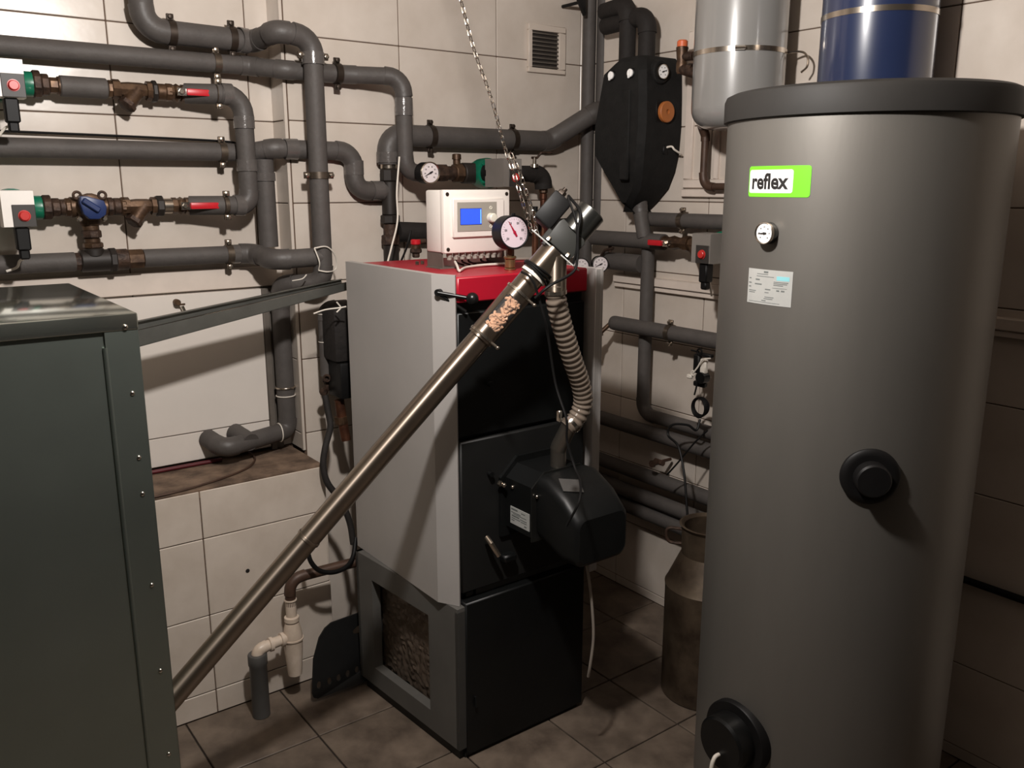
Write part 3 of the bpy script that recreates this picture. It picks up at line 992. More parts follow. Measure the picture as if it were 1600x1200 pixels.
# second copper line beside, with a black cap
cx = at(836, 380, Y=2.50)
t = thing('copper_riser', 'bare copper pipe with a small black cap, behind the boiler manometer', 'pipe', (cx.x, 2.5, 1.40))
M().tube([(cx.x, 2.5, 1.2), (cx.x, 2.5, at(836, 345, Y=2.5).z)], 0.012, 14).build('copper_pipe', 'copper', t)
M().lathe([(0, 0.016), (0.03, 0.016), (0.031, 0.008), (0.045, 0.008)], (cx.x, 2.5, at(836, 348, Y=2.5).z), Z_, 10).build('valve_body', 'old_brass', t)
M().lathe([(0.04, 0.010), (0.058, 0.010)], (cx.x, 2.5, at(836, 348, Y=2.5).z), Z_, 12).build('cap', 'black_plastic', t)
t = pipe('insulated_pipe', 'black foam pipe lying level behind the feed motor, from copper drop to corner', [at(800, 358, Y=2.57), at(905, 352, Y=2.57)], 0.030, 0.03, 'black foam pipes', material='black_foam')
# air vent with red cap left of the controller
q = at(650, 400, Y=2.42)
t = thing('air_vent_valve', 'small brass valve with a red cap left of the white controller', 'valve', (q.x, q.y, 1.375))
zc0, zc1 = 1.375, at(650, 374, Y=2.42).z
chain_fit(t, (q.x, q.y, zc0), (q.x, q.y, zc1), [(0, 0.3, 0.012, 0, 'nipple', 'rust_iron'), (0.25, 0.5, 0.019, 8, 'valve_body', 'rust_iron'), (0.45, 0.72, 0.016, 0, 'valve_body', 'old_brass'), (0.7, 1.0, 0.0165, 10, 'red_cap', 'red_plastic')])
M().tube([V((q.x, q.y, zc0 + 0.05)), V((q.x + 0.035, q.y, zc0 + 0.05))], 0.009, 10).build('outlet', 'rust_iron', t)
# white sensor lead down the riser
m = M().tube(spline([at(624, 245, Y=2.50), at(620, 300, Y=2.49), at(621, 345, Y=2.48), at(612, 385, Y=2.45), at(605, 412, Y=2.40)]), 0.003, 8)
tag(m.build('sensor_lead', 'white_cable'), 'thin white sensor lead hanging down beside the rusty riser', 'cable')
m = M().tube(spline([at(642, 360, Y=2.50), at(636, 385, Y=2.48), at(628, 405, Y=2.42), at(624, 414, Y=2.38)]), 0.0035, 8)
tag(m.build('black_lead', 'black_cable'), 'thin black lead drooping between riser and red-capped valve', 'cable')
# ------------------------------------------------------------------ boiler
BX0, BX1, BY0, BY1, BZ = 1.158, 1.672, 1.828, 2.37, 1.374
BXF = 1.193          # front left corner
t = thing('pellet_boiler', 'tall grey boiler with a red top band and black front doors, mid-room', 'boiler', (1.42, 2.1, 0))
boiler = t
ZS = 0.474
# lower body: its left flank leans out a little to the rear and has a real opening
LO = V((1.176, BY0 - 0.012, 0))
le = (V((1.136, BY1 - 0.03, 0)) - LO).normalized()
ln_ = V((le.y, -le.x, 0))                 # into the body
LL = (V((1.136, BY1 - 0.03, 0)) - LO).length


def flank(px, py):
    d = ray(px, py)
    tt = (LO - CAM).dot(ln_) / d.dot(ln_)
    p = CAM + d * tt
    return (p - LO).dot(le), p.z


fa, fb, fc_, fd = flank(583, 905), flank(583, 1036), flank(671, 1114), flank(671, 966)
u0, u1 = (fc_[0] + fd[0]) / 2, (fa[0] + fb[0]) / 2
oz0, oz1 = (fb[1] + fc_[1]) / 2, (fa[1] + fd[1]) / 2
ZB = 0.036
m = M()
def fbox(a0, a1, z0, z1, d0, d1, mm, bev=0.0):
    mm.box(LO + le * (a0 + a1) / 2 + ln_ * (d0 + d1) / 2 + Z_ * (z0 + z1) / 2, (abs(a1 - a0), abs(d1 - d0), z1 - z0), bev, (le, ln_, Z_))
fbox(0, u0, ZB, ZS - 0.001, 0, 0.03, m)
fbox(u1, LL, ZB, ZS - 0.001, 0, 0.03, m)
fbox(u0, u1, oz1, ZS - 0.001, 0, 0.03, m)
fbox(u0, u1, ZB, oz0, 0, 0.03, m)
fbox(0.03, LL, ZB, ZS + 0.02, 0.055, 0.08, m)
m.box2((1.26, BY0 + 0.02, ZB), (BX1 - 0.03, BY1 - 0.01, ZS + 0.30))
fbox(0.0, 0.012, ZB, ZS - 0.012, 0.0, 0.03, m)
fbox(LL - 0.012, LL, ZB, ZS - 0.001, 0.0, 0.14, m)
m.build('lower_body', 'boiler_body', t)
m = M()
bm = bmesh.new()
bmesh.ops.create_grid(bm, x_segments=44, y_segments=44, size=0.5)
for v in bm.verts:
    v.co.z = random.uniform(-0.0035, 0.0035)
m.addbm(bm, lambda p: LO + le * ((u0 + u1) / 2 + p.x * (u1 - u0 + 0.03)) + ln_ * (0.044 + p.z) + Z_ * ((oz0 + oz1) / 2 + p.y * (oz1 - oz0 + 0.03)))
m.build('insulation_foil', 'foil', t, label='crumpled brown insulation foil behind the opening')
m = M()
fbox(0.012, LL - 0.02, 0.0, ZB, 0.010, 0.3, m)
m.box2((1.20, BY0 - 0.004, 0.0), (BX1 - 0.05, BY1 - 0.03, ZB))
m.build('base', 'boiler_black_flat', t)
# left jacket with bevelled front edge
m = M()
pl = [(BX0, BY1), (BX0, 1.886), (BXF - 0.001, BY0), (BXF + 0.006, BY0 + 0.006), (BX0 + 0.022, 1.894), (BX0 + 0.022, BY1)]
m.prism(pl, (0, 0, ZS), (X_, Y_, Z_), BZ - ZS + 0.006)
m.build('side_jacket', 'boiler_grey', t, ang=15)
m = M()
m.box2((BX1 - 0.012, BY0 - 0.03, 0.46), (BX1, BY1, BZ), 0.002)
m.box2((BX1 - 0.030, BY0 - 0.03, 0.46), (BX1 - 0.01, BY0 - 0.022, BZ - 0.002), 0.001)
m.build('side_jacket', 'boiler_grey', t)
m = M(); m.box2((BX0 + 0.024, BY1 - 0.012, 0.1), (BX1 - 0.012, BY1 + 0.002, BZ - 0.005))
m.build('rear_jacket', 'boiler_body', t)
m = M(); m.box2((BX0 + 0.026, 1.90, BZ - 0.065), (BX1 - 0.014, BY1, BZ), 0.004)
m.box2((BXF + 0.007, BY0 + 0.002, BZ - 0.066), (BX1 - 0.032, 1.93, BZ), 0.004)
m.build('top_cover', 'boiler_red', t)
zd1, zd2 = 0.945, 0.486
def door(z0, z1, name='door', dy=0.0, mt='boiler_black', x1=BX1 - 0.035):
    m = M(); m.box2((BXF + 0.009, BY0 + 0.002 + dy, z0), (x1, BY0 + 0.05, z1), 0.004)
    return m.build(name, mt, t)
M().box2((BXF + 0.004, BY0 + 0.03, 0.06), (BX1 - 0.03, BY0 + 0.06, BZ - 0.07)).build('front_frame', 'boiler_black_flat', t)
door(zd1 + 0.004, 1.282, dy=0.006)
d2 = door(zd2 + 0.02, zd1 - 0.006, mt='boiler_black_flat')
d3 = door(0.012, zd2 - 0.004, dy=-0.016)
# latch on the middle door
q = at(757, 838, Y=BY0)
m = M(); m.tube([q + OUT * 0.01, q + V((0.0, -0.03, -0.01)), q + V((0.022, -0.035, -0.05))], 0.008, 10)
m.build('door_latch', 'nickel', d2)
q = at(790, 868, Y=BY0)
M().box(q + OUT * 0.012, (0.045, 0.03, 0.022), 0.005).build('latch_keeper', 'boiler_black', d2)
q = at(733, 1008, Y=BY0)
m = M(); m.bolt(q + OUT * 0.0, OUT, 0.005, 0.006); m.build('door_screw', 'nickel', d3)
q = at(738, 1085, Y=BY0)
m = M(); m.tube([q, q + V((0.0, -0.018, 0)), q + V((0.0, -0.02, -0.03))], 0.004, 8); m.build('door_hook', 'boiler_black', d3)
m = M()
for s in ((765, 600), (765, 740)):
    q = at(*s, Y=BY0)
    m.tube([q + OUT * 0.0, q + OUT * 0.012], 0.008, 10)
m.build('door_screw', 'boiler_black', t)
# cleaning lever: a bent black rod with ball grip across the top left corner
q0 = at(708, 455, X=BX0 + 0.03) + X_ * -0.02
q0 = V((BX0 + 0.012, 1.865, at(708, 455, Y=1.865).z))
q1 = at(738, 467, Y=BY0 - 0.025)
g = M(); g.tube([q0 + V((0.02, 0.01, 0)), q0 + V((-0.012, -0.006, 0))], 0.009, 14)
g.build('lever_bush', 'black_plastic', t)
g = M(); g.tube([q0 + V((-0.010, -0.006, 0)), q1], 0.0055, 12)
g.tube([q0 + V((-0.008, -0.004, -0.002)), at(728, 487, Y=BY0 - 0.004)], 0.0045, 10)
lv = g.build('cleaning_lever', 'black_gloss', t)
M().ball(q1, 0.0165).build('ball_grip', 'black_gloss', lv)
# two little bolts on the top
for px in (652, 660):
    q = at(px, 414 - (px - 652) * 0.1, Z=BZ)
    M().bolt(q, Z_, 0.006, 0.011).build('top_bolt', 'nickel', t)

# ------------------------------------------------------------------ controller box on the boiler
tc = at(692, 300, Y=2.03)
CY = 2.03
cl = at(692, 297, Y=CY).x; cr = at(795, 303, Y=CY).x
ct = at(692, 297, Y=CY).z; cb = at(693, 396, Y=CY).z
t = thing('boiler_controller', 'white controller box with a blue screen standing on the red boiler top', 'controller', ((cl + cr) / 2, CY + 0.06, BZ))
cd_ = at(664, 292, X=cl).y - CY
m = M(); m.box2((cl, CY + 0.006, cb), (cr, CY + cd_, ct), 0.006, 2)
m.build('box', 'box_white', t)
m = M(); m.box2((cl - 0.001, CY - 0.004, cb - 0.001), (cr + 0.001, CY + 0.018, ct + 0.001), 0.005, 2)
lid = m.build('box_lid', 'box_white', t)
for sx in (cl + 0.011, cr - 0.011):
    for sz in (cb + 0.01, ct - 0.011):
        M().lathe([(0, 0.0055), (0.001, 0.0055), (0.0016, 0.003)], (sx, CY - 0.0042, sz), OUT, 10).build('lid_screw', 'clamp_dark', lid)
f0, f1 = at(704, 311, Y=CY), at(784, 368, Y=CY)
m = M(); m.box2((f0.x, CY - 0.012, f1.z), (f1.x, CY - 0.003, f0.z), 0.002)
fr = m.build('display_bezel', 'box_white', t)
f2, f3 = at(714, 316, Y=CY - 0.012), at(776, 360, Y=CY - 0.012)
m = M(); m.box2((f2.x, CY - 0.0135, f3.z), (f3.x, CY - 0.0115, f2.z), 0.0006)
m.build('display_panel', 'panel_grey', fr)
g0, g1 = at(719.5, 326.5, Y=CY - 0.0135), at(752, 350, Y=CY - 0.0135)
m = M(); m.box2((g0.x - 0.0012, CY - 0.0142, g1.z - 0.0012), (g1.x + 0.0012, CY - 0.0134, g0.z + 0.0012))
m.build('screen_frame', 'blue_plastic', fr)
m = M(); m.box2((g0.x, CY - 0.0150, g1.z), (g1.x, CY - 0.0138, g0.z))
m.build('screen', 'screen', fr)
m = M(); m.box2((g1.x - 0.0035, CY - 0.0154, g1.z + 0.002), (g1.x - 0.0015, CY - 0.0150, g0.z - 0.002))
m.build('screen_line', 'screen_edge', fr)
q = at(766.5, 340, Y=CY - 0.014)
M().lathe([(0, 0.0132), (0.016, 0.0125), (0.0185, 0.010), (0.019, 0.004)], q, OUT, 24).build('rotary_knob', 'knob_cream', fr)
for py in (324.5, 353.5):
    q = at(767, py, Y=CY - 0.0138)
    M().ring(q, OUT, 0.0036, 0.0013, 16, 6).build('led_ring', 'knob_cream', fr)
# bracket, glands, leads
bx = at(680, 420, Y=CY + 0.05)
m = M()
m.prism([(0, 0), (cd_ * 0.9, 0), (cd_ * 0.9, cb - BZ + 0.012), (0.006, cb - BZ + 0.012)], (cl + 0.004, CY + 0.012, BZ), (Y_, Z_, X_), 0.003)
m.box2((cl - 0.006, CY + 0.012, BZ), (cl + 0.05, CY + cd_ * 0.95, BZ + 0.003))
m.build('stand_bracket', 'steel_profile', t)
M().prism([(0, 0), (cd_ * 0.9, 0), (cd_ * 0.9, cb - BZ + 0.012), (0.006, cb - BZ + 0.012)], (cr - 0.008, CY + 0.012, BZ), (Y_, Z_, X_), 0.003).build('stand_bracket', 'steel_profile', t)
for i in range(9):
    gx = cl + 0.026 + i * (cr - cl - 0.05) / 8
    M().lathe([(0, 0.0085), (0.012, 0.0085), (0.0121, 0.0072), (0.021, 0.0065), (0.022, 0.004)], (gx, CY + 0.014, cb + 0.001), -Z_, 8).build('cable_gland', 'panel_grey', t)
    if i in (1, 2, 3, 5, 6):
        e = V((gx, CY + 0.014, cb - 0.019))
        M().tube(spline([e, e + V((0.003, 0.004, -0.008)), e + V((0.018, 0.01, -0.014)), V((gx + 0.05, CY + 0.05, BZ + 0.004))]), 0.0028, 8).build('lead', 'black_cable', t)
e = V((cl + 0.056, CY + 0.03, cb - 0.012))
w0 = at(711, 409, Y=CY); w1 = at(718, 423, Z=BZ + 0.005)
M().tube(spline([w0, (w0 + w1) / 2, w1, at(728, 418, Z=BZ + 0.005), at(755, 414, Z=BZ + 0.006), at(790, 412, Z=BZ + 0.006)]), 0.0035, 8).build('white_lead', 'white_cable', t)
M().tube(spline([at(740, 412, Z=BZ + 0.005), at(770, 409, Z=BZ + 0.005), at(800, 405, Z=BZ + 0.005), at(828, 404, Z=BZ + 0.005)]), 0.004, 8).build('grey_lead', 'grey_cable', t)
# ------------------------------------------------------------------ big manometer on the boiler
MY = 1.90
q = at(803, 363, Y=MY - 0.016)
t = gauge('large round manometer with a red needle standing on the boiler top', q, OUT + X_ * -0.12 + Z_ * 0.05, 0.0455, 0.045, ang=121, case='black_plastic', face='dial_pink', needle='needle_red', nums=6, name='manometer', cat='manometer', sweep=260)
zg0 = q.z - 0.042
cxm = at(797, 415, Y=MY + 0.012)
c0 = V((cxm.x, MY + 0.012, BZ))
chain_fit(t, c0, V((c0.x, c0.y, zg0)), [(0, 0.08, 0.016, 0, 'foot_ring', 'bright_brass'), (0.08, 0.5, 0.0145, 0, 'socket', 'bright_brass'), (0.5, 0.62, 0.017, 0, 'socket_ring', 'bright_brass'), (0.6, 1.0, 0.0115, 6, 'stem_nut', 'old_brass')])
m = M(); m.bolt(q + V((-0.002, 0, 0.045)), Z_, 0.006, 0.006)
m.build('case_plug', 'black_plastic', t)

# ------------------------------------------------------------------ hopper
HX0, HX1, HY0, HY1, HZ = -0.45, 0.414, 1.755, 2.40, 1.362
t = thing('pellet_hopper', 'big galvanised sheet-metal hopper box at the left edge', 'hopper', ((HX0 + HX1) / 2, 2.08, 0))
m = M(); m.box2((HX0 + 0.003, HY0 + 0.012, 0.03), (HX1 - 0.004, HY1 - 0.004, HZ - 0.01))
m.build('hopper_body', 'galvanised', t)
lz = at(190, 517, Y=HY0).z
m = M(); m.box2((HX0, HY0 - 0.002, lz), (HX1 + 0.001, HY1, HZ), 0.003, 2)
lidh = m.build('hopper_lid', 'galvanised_top', t)
for px in (196,):
    q = at(px, 511, Y=HY0 - 0.003)
    M().ball(q, 0.0052, 12, 8, (1, 0.6, 1)).build('lid_rivet', 'zinc_bright', lidh)
# corner post: a folded strip with rivets
p0 = at(180, 530, Y=HY0); p1 = at(203, 1150, Y=HY0)
xs0, xs1 = at(175, 520, Y=HY0).x, HX1
m = M()
xi = at(182, 700, Y=HY0).x
m.box2((xi, HY0, 0.02), (HX1, HY0 + 0.004, lz + 0.004), 0.001)
m.box2((HX1 - 0.004, HY0, 0.02), (HX1, HY0 + 0.06, lz), 0.001)
m.tube([V((xi, HY0 + 0.004, 0.02)), V((xi, HY0 + 0.004, lz - 0.03))], 0.005, 10)
post = m.build('corner_post', 'galvanised', t)
for px, py in ((204, 615), (212, 716), (216, 773), (226, 917), (235, 1053), (243, 1186)):
    q = at(px, py, Y=HY0)
    q = V((HX1 - 0.022, HY0, q.z))
    M().ball(q, 0.0048, 12, 8, (1, 0.7, 1)).build('rivet', 'zinc_bright', post)
m = M(); m.box2((HX0, HY0 + 0.006, 0.02), (xi, HY0 + 0.011, lz))
m.build('front_sheet', 'galvanised', t)
for sx in (HX0 + 0.05, HX1 - 0.05):
    for sy in (HY0 + 0.06, HY1 - 0.06):
        M().box((sx, sy, 0.015), (0.06, 0.06, 0.03)).build('foot', 'black_plastic', t)

# ------------------------------------------------------------------ channel between hopper and boiler
a, b = at(205, 524, Y=2.445), at(542, 444.5, Y=2.46)
dx_ = (b - a).normalized()
sd = V((0, 0, 1)).cross(dx_).normalized()     # to the wall side
up_ = dx_.cross(sd).normalized()
t = thing('sheet_metal_channel', 'galvanised U channel sloping from hopper to boiler before the white board', 'channel', a)
ha, hb_ = 0.036, 0.018     # half heights at the hopper and at the boiler end


def strip(p, q, o0, o1, th, dirn):
    """flat strip from o0 to o1 (offsets at the two ends p and q), th thick along dirn"""
    r = []
    for e, (x0, x1) in ((p, o0), (q, o1)):
        r.append([e + x0, e + x1, e + x1 + dirn * th, e + x0 + dirn * th])
    return M().loft(r)


strip(a, b, (-up_ * ha, up_ * ha * 0.25), (-up_ * hb_, up_ * hb_ * 0.35), 0.002, sd).build('channel_flange', 'channel_zinc', t)
strip(a, b, (-up_ * ha, -up_ * ha + sd * 0.014), (-up_ * hb_, -up_ * hb_ + sd * 0.012), 0.002, up_).build('channel_web', 'channel_zinc', t)
strip(a + sd * 0.04, b + sd * 0.035, (-up_ * ha, up_ * ha * 0.75), (-up_ * hb_, up_ * hb_ * 0.75), -0.002, sd).build('channel_flange', 'channel_zinc', t)
strip(a + sd * 0.04 + up_ * ha * 0.75, b + sd * 0.035 + up_ * hb_ * 0.75, (sd * 0, -sd * 0.016), (sd * 0, -sd * 0.012), 0.002, up_).build('channel_lip', 'channel_zinc', t)
strip(a + up_ * ha * 0.25, b + up_ * hb_ * 0.35, (sd * 0, sd * 0.009), (sd * 0, sd * 0.007), 0.0015, up_).build('channel_lip', 'zinc_bright', t)

# ------------------------------------------------------------------ feed auger
DA = 2.10
A0 = at(262, 1098, D=DA)
A1 = at(868, 391, D=DA)
ax = (A1 - A0).normalized()
A0 = A0 - ax * 0.10
vd = (A1 - CAM).normalized()
uu = (ax.cross(vd)).normalized()
if uu.z < 0: uu = -uu            # up-left in the picture
ww = ax.cross(uu).normalized()
if ww.dot(vd) > 0: ww = -ww      # towards the viewer
AX3 = (ax, uu, ww)


def on(px, py):
    """distance along the auger of a photographed point"""
    p = at(px, py, D=DA)
    return (p - A0).dot(ax)


def P(s, u=0.0, w_=0.0):
    return A0 + ax * s + uu * u + ww * w_


t = thing('feed_auger', 'long slanting steel feed tube with a pellet window and motor, from hopper to boiler front', 'auger', A0)
s1, s2, s3, s4 = on(752, 520), on(805, 459), on(832, 430), on(868, 391)
RT = 0.0285
sw0, sw1 = on(757, 512), on(806, 459)
m = M(); m.lathe([(0, RT), (s1, RT), (s1, RT - 0.002)], A0, ax, 32); m.build('auger_tube', 'stainless', t, axis=ax)
sj = on(475, 838)
M().lathe([(0, RT + 0.0005), (0.0008, RT + 0.002), (0.008, RT + 0.002), (0.0088, RT + 0.0005)], P(sj), ax, 32, caps=False).build('tube_joint', 'stainless', t, axis=ax)
# window sleeve with an opening facing the viewer
RW = 0.034
n = 40
ph0 = math.atan2(0, 1)
sa, sb = sw0 + 0.008, sw1 - 0.012
m = M()
def sleeve(s_lo, s_hi, skip=None):
    base = len(m.v)
    ns = 2
    for s in (s_lo, s_hi):
        for k in range(n):
            a = 2 * PI * k / n
            m.v.append(P(s, RW * math.cos(a), RW * math.sin(a)))
    for k in range(n):
        am = 2 * PI * (k + 0.5) / n
        if skip and skip(am): continue
        m.f.append((base + k, base + (k + 1) % n, base + n + (k + 1) % n, base + n + k))
op = math.radians(97)      # where the window points (90 = to the viewer, 0 = up)
hole = lambda a: abs(((a - op + PI) % (2 * PI)) - PI) < math.radians(46)
hole2 = lambda a: abs(((a - op + PI) % (2 * PI)) - PI) < math.radians(36)
sleeve(s1 - 0.012, sa); sleeve(sa, sa + 0.005, hole2); sleeve(sa + 0.005, sb - 0.005, hole); sleeve(sb - 0.005, sb, hole2); sleeve(sb, s2 + 0.012)
m.build('window_sleeve', 'stainless', t, ang=50, axis=ax)
m = M()
base = 0
ns = 9
for i in range(2):
    s = (sa, sb)[i]
    for k in range(ns):
        a = op + math.radians(-47 + 94 * k / (ns - 1))
        m.v.append(P(s, (RW - 0.0008) * math.cos(a), (RW - 0.0008) * math.sin(a)))
for k in range(ns - 1):
    m.f.append((k, k + 1, ns + k + 1, ns + k))
m.build('window_pane', 'clear_pane', t)
# pellets heaped behind the pane
m = M()
rnd = random.Random(3)
for i in range(105):
    s = rnd.uniform(sa + 0.001, sb - 0.001)
    lo_, hi_ = -46, 46
    f = (s - sa) / (sb - sa)
    aa = rnd.uniform(lo_, hi_)
    if f > 0.35 and f < 0.72 and aa < -16: continue
    if f > 0.8 and aa < -34: continue
    a = op - math.radians(-aa) * 1.0
    r = RW - 0.007 - rnd.uniform(0, 0.004)
    c = P(s, r * math.cos(a), r * math.sin(a))
    tn = (-uu * math.sin(a) + ww * math.cos(a))
    d = (ax * rnd.uniform(-1, 1) + tn * rnd.uniform(-1, 1) + (uu * math.cos(a) + ww * math.sin(a)) * rnd.uniform(-0.25, 0.25)).normalized()
    l = rnd.uniform(0.006, 0.011)
    m.lathe([(-l, 0.003), (-l + 0.0006, 0.0036), (l - 0.0006, 0.0036), (l, 0.003)], c, d, 8)
m.build('wood_pellets', 'pellet', t, kind='stuff')
m = M(); m.lathe([(sa - 0.002, RW - 0.013), (sb + 0.002, RW - 0.013)], A0, ax, 20)
m.build('auger_screw', 'rust_iron', t)
for s in (s1 - 0.006, s2 + 0.004):
    b = M().lathe([(0, RW), (0.0006, RW + 0.0022), (0.007, RW + 0.0022), (0.0076, RW)], P(s), ax, 36, caps=False).build('sleeve_clip', 'nickel', t)
    g = M(); g.lathe([(0, 0.0035), (0.02, 0.0035)], P(s + 0.0035, -RW * 0.80, RW * 0.62) , -uu, 8)
    g.ball(P(s + 0.0035, -RW * 0.80 - 0.02, RW * 0.62), 0.005, 10, 6)
    g.build('clip_screw', 'nickel', b)
m = M(); m.lathe([(s2 + 0.008, 0.0305), (s3 + 0.004, 0.0305)], A0, ax, 32); m.build('auger_tube', 'stainless', t, axis=ax)
# head with the drop branch
RH_ = 0.034
m = M(); m.lathe([(s3, RH_), (s4 - 0.002, RH_)], A0, ax, 36)
dpb = at(868, 446, Y=P(s4 - 0.035).y - 0.016)
dps = P(s4 - 0.045)
m.build('auger_head', 'stainless', t, axis=ax)
M().tube([V((dpb.x, dpb.y, dps.z + 0.02)), V((dpb.x, dpb.y, dpb.z - 0.012))], 0.0265, 32).build('drop_pipe', 'stainless', t, axis=Z_)
b = M().lathe([(0, RH_ * 0.95), (0.0006, RH_ + 0.001), (0.008, RH_ + 0.001), (0.0086, RH_ * 0.95)], P(s3 - 0.004), ax, 36, caps=False).build('hose_band', 'white_cable', t, label='white tie band')
# flange plate, seen on edge
pv = (P(s4) - CAM).normalized()
pn = (ax - pv * ax.dot(pv)).normalized()
m = M(); m.box(P(s4), (0.0035, 0.150, 0.06), 0.0008, (pn, uu, pn.cross(uu))); m.build('flange_plate', 'plate_silver', t)
for u_ in (0.03, -0.03):
    M().bolt(P(s4 + 0.001, u_, 0.03), ax, 0.006, 0.010).build('flange_bolt', 'nickel', t)
M().bolt(P(s4 - 0.001, 0.031, 0.022), -ax, 0.007, 0.012).build('flange_bolt', 'black_iron', t)
# gearbox, motor can, capacitor box
sg1 = on(897, 357)
m = M()
m.prism([(0, -0.041), (0.052, -0.044), (0.058, -0.035), (0.064, 0.034), (0.052, 0.038), (0, 0.036)], P(s4 + 0.002, 0, -0.03), (ax, uu, ww), 0.06, 0.002)
m.build('gearbox', 'bracket_paint', t)
m = M(); m.box(P(s4 + 0.012, 0.040, 0.0), (0.03, 0.012, 0.06), 0.002, AX3); m.build('gearbox_lug', 'bracket_paint', t)
s5 = on(923, 322) ; s6 = on(938, 350)
cs = P(on(918, 352))
m = M(); m.lathe([(s4 + 0.058, 0.034), (s4 + 0.060, 0.0365), (s4 + 0.128, 0.0365), (s4 + 0.131, 0.033)], A0 - uu * 0.006, ax, 36); m.build('motor_can', 'motor_steel', t)
m = M(); m.box(P(s4 + 0.066, 0.068, 0.0), (0.082, 0.052, 0.058), 0.005, AX3, 2); mb = m.build('capacitor_box', 'black_plastic', t)
m = M(); m.bolt(P(s4 + 0.107, 0.078, 0.0), ax, 0.011, 0.014); m.lathe([(0.014, 0.006), (0.022, 0.0055)], P(s4 + 0.107, 0.078, 0.0), ax, 10); m.build('cable_gland', 'clamp_dark', mb)
auger = t
# motor cable down to the burner
m = M().tube(spline([P(s4 + 0.118, 0.062, 0.01), P(s4 + 0.10, 0.015, 0.045), P(s4 + 0.06, -0.012, 0.05), P(s4 + 0.015, -0.05, 0.046), P(s4 - 0.02, -0.065, 0.05), at(858, 447, D=2.03), at(836, 466, D=2.04)]), 0.0036, 8)
m.tube(spline([P(s4 + 0.112, 0.060, 0.02), P(s4 + 0.075, 0.005, 0.045), P(s4 + 0.03, -0.035, 0.048), P(s4 - 0.002, -0.052, 0.042)]), 0.003, 8)
m.tube(spline([at(815, 425, D=2.06), at(826, 431, D=2.04), at(835, 444, D=2.04), at(843, 470, D=2.05), at(851, 500, D=2.06), at(857, 530, D=2.08), at(868, 600, D=DA), at(885, 655, D=2.08), at(886, 690, D=2.09), at(898, 730, D=2.08), at(907, 755, D=2.03), at(904, 785, D=1.99), at(885, 822, D=2.00)]), 0.003, 8)
tag(m.build('motor_cable', 'black_cable'), 'black cable from the feed motor, running down beside the ribbed hose to the burner', 'cable')
# coil of black cable tied round the head tube
m = M()
for k in range(3):
    m.ring(P(s3 + 0.008 + k * 0.006), (ax + uu * 0.1 * (k - 1)), RH_ + 0.004, 0.003, 30, 8)
tag(m.build('cable_coil', 'black_cable'), 'black cable wound round the feed tube next to the white tie band', 'cable')

# ------------------------------------------------------------------ ribbed drop hose
hp = [V((dpb.x, dpb.y, dpb.z + 0.004)), at(868, 462, Y=dpb.y), at(876, 500, Y=dpb.y + 0.01), at(892, 555, Y=dpb.y + 0.03), at(907, 600, Y=dpb.y + 0.05), at(911, 628, Y=dpb.y + 0.06), at(902, 652, Y=dpb.y + 0.07), at(886, 668, Y=dpb.y + 0.08)]
cv = spline(hp, 20)
ln = [0]
for i in range(1, len(cv)): ln.append(ln[-1] + (cv[i] - cv[i - 1]).length)
tot = ln[-1]
nr = 27
dense = []
Nn = nr * 6
j = 0
for i in range(Nn + 1):
    s = tot * i / Nn
    while j < len(ln) - 2 and ln[j + 1] < s: j += 1
    f = (s - ln[j]) / max(1e-9, ln[j + 1] - ln[j])
    dense.append(cv[j].lerp(cv[j + 1], f))
t = thing('flexible_hose', 'clear ribbed hose curving from the feed tube down to the burner', 'hose', hp[-1])
rr = [0.0235 + (0.0032 if (i % 6) in (2, 3) else (0.0018 if (i % 6) in (1, 4) else 0)) for i in range(Nn + 1)]
rr = [r * (1.0 if i > 14 else 0.98) for i, r in enumerate(rr)]
M().tube(dense, rr, 28, caps=False).build('hose_wall', 'hose_pvc', t, ang=60)
M().tube(dense[3:-3], 0.0222, 20).build('hose_core', 'hose_inner', t)
d = (dense[9] - dense[5]).normalized()
M().lathe([(0, 0.027), (0.0005, 0.0285), (0.010, 0.0285), (0.0105, 0.027)], dense[5], d, 30, caps=False).build('hose_clip', 'nickel', t)
d = (dense[-4] - dense[-10]).normalized()
b = M().lathe([(0, 0.027), (0.0005, 0.0285), (0.010, 0.0285), (0.0105, 0.027)], dense[-9], d, 30, caps=False).build('hose_clip', 'zinc_bright', t)
q = at(874, 650, D=2.06)
M().box(q, (0.010, 0.012, 0.028), 0.002).build('clip_screw', 'zinc_bright', b)

# ------------------------------------------------------------------ burner
RX0, RX1 = 1.345, 1.575
sy = dpb.y + 0.105
st0 = at(872, 728, Y=sy)
rt = at(835, 742, Y=1.70).z
YF = 1.70
fl = at(833, 764, Y=YF); fch = at(851, 740, Y=YF); frt = at(886, 731, Y=YF)
bx0 = fl.x
zt_, zc_ = fch.z, fl.z
wch = fch.x - fl.x
RX1 = bx0 + 0.205
zbt = at(833, 842, Y=YF).z
t = thing('pellet_burner', 'black pellet burner with chamfered hood fixed to the boiler front', 'burner', (bx0 + 0.11, YF, zbt))
def oct_(x0, x1, y, zb, zc, zt, ch, e=0.0):
    return [V((x0 - e, y, zb)), V((x1 + e, y, zb)), V((x1 + e, y, zc)), V((x1 - ch, y, zt + e)), V((x0 + ch, y, zt + e)), V((x0 - e, y, zc))]
m = M(); m.loft([oct_(bx0, RX1, BY0 + 0.004, zbt - 0.03, zc_, zt_, wch, 0.018), oct_(bx0, RX1, BY0 - 0.008, zbt - 0.03, zc_, zt_, wch, 0.018)])
m.build('mounting_plate', 'boiler_black', t, ang=15)
m = M(); m.loft([oct_(bx0, RX1, BY0 - 0.006, zbt, zc_, zt_, wch), oct_(bx0, RX1, YF + 0.004, zbt, zc_, zt_, wch)])
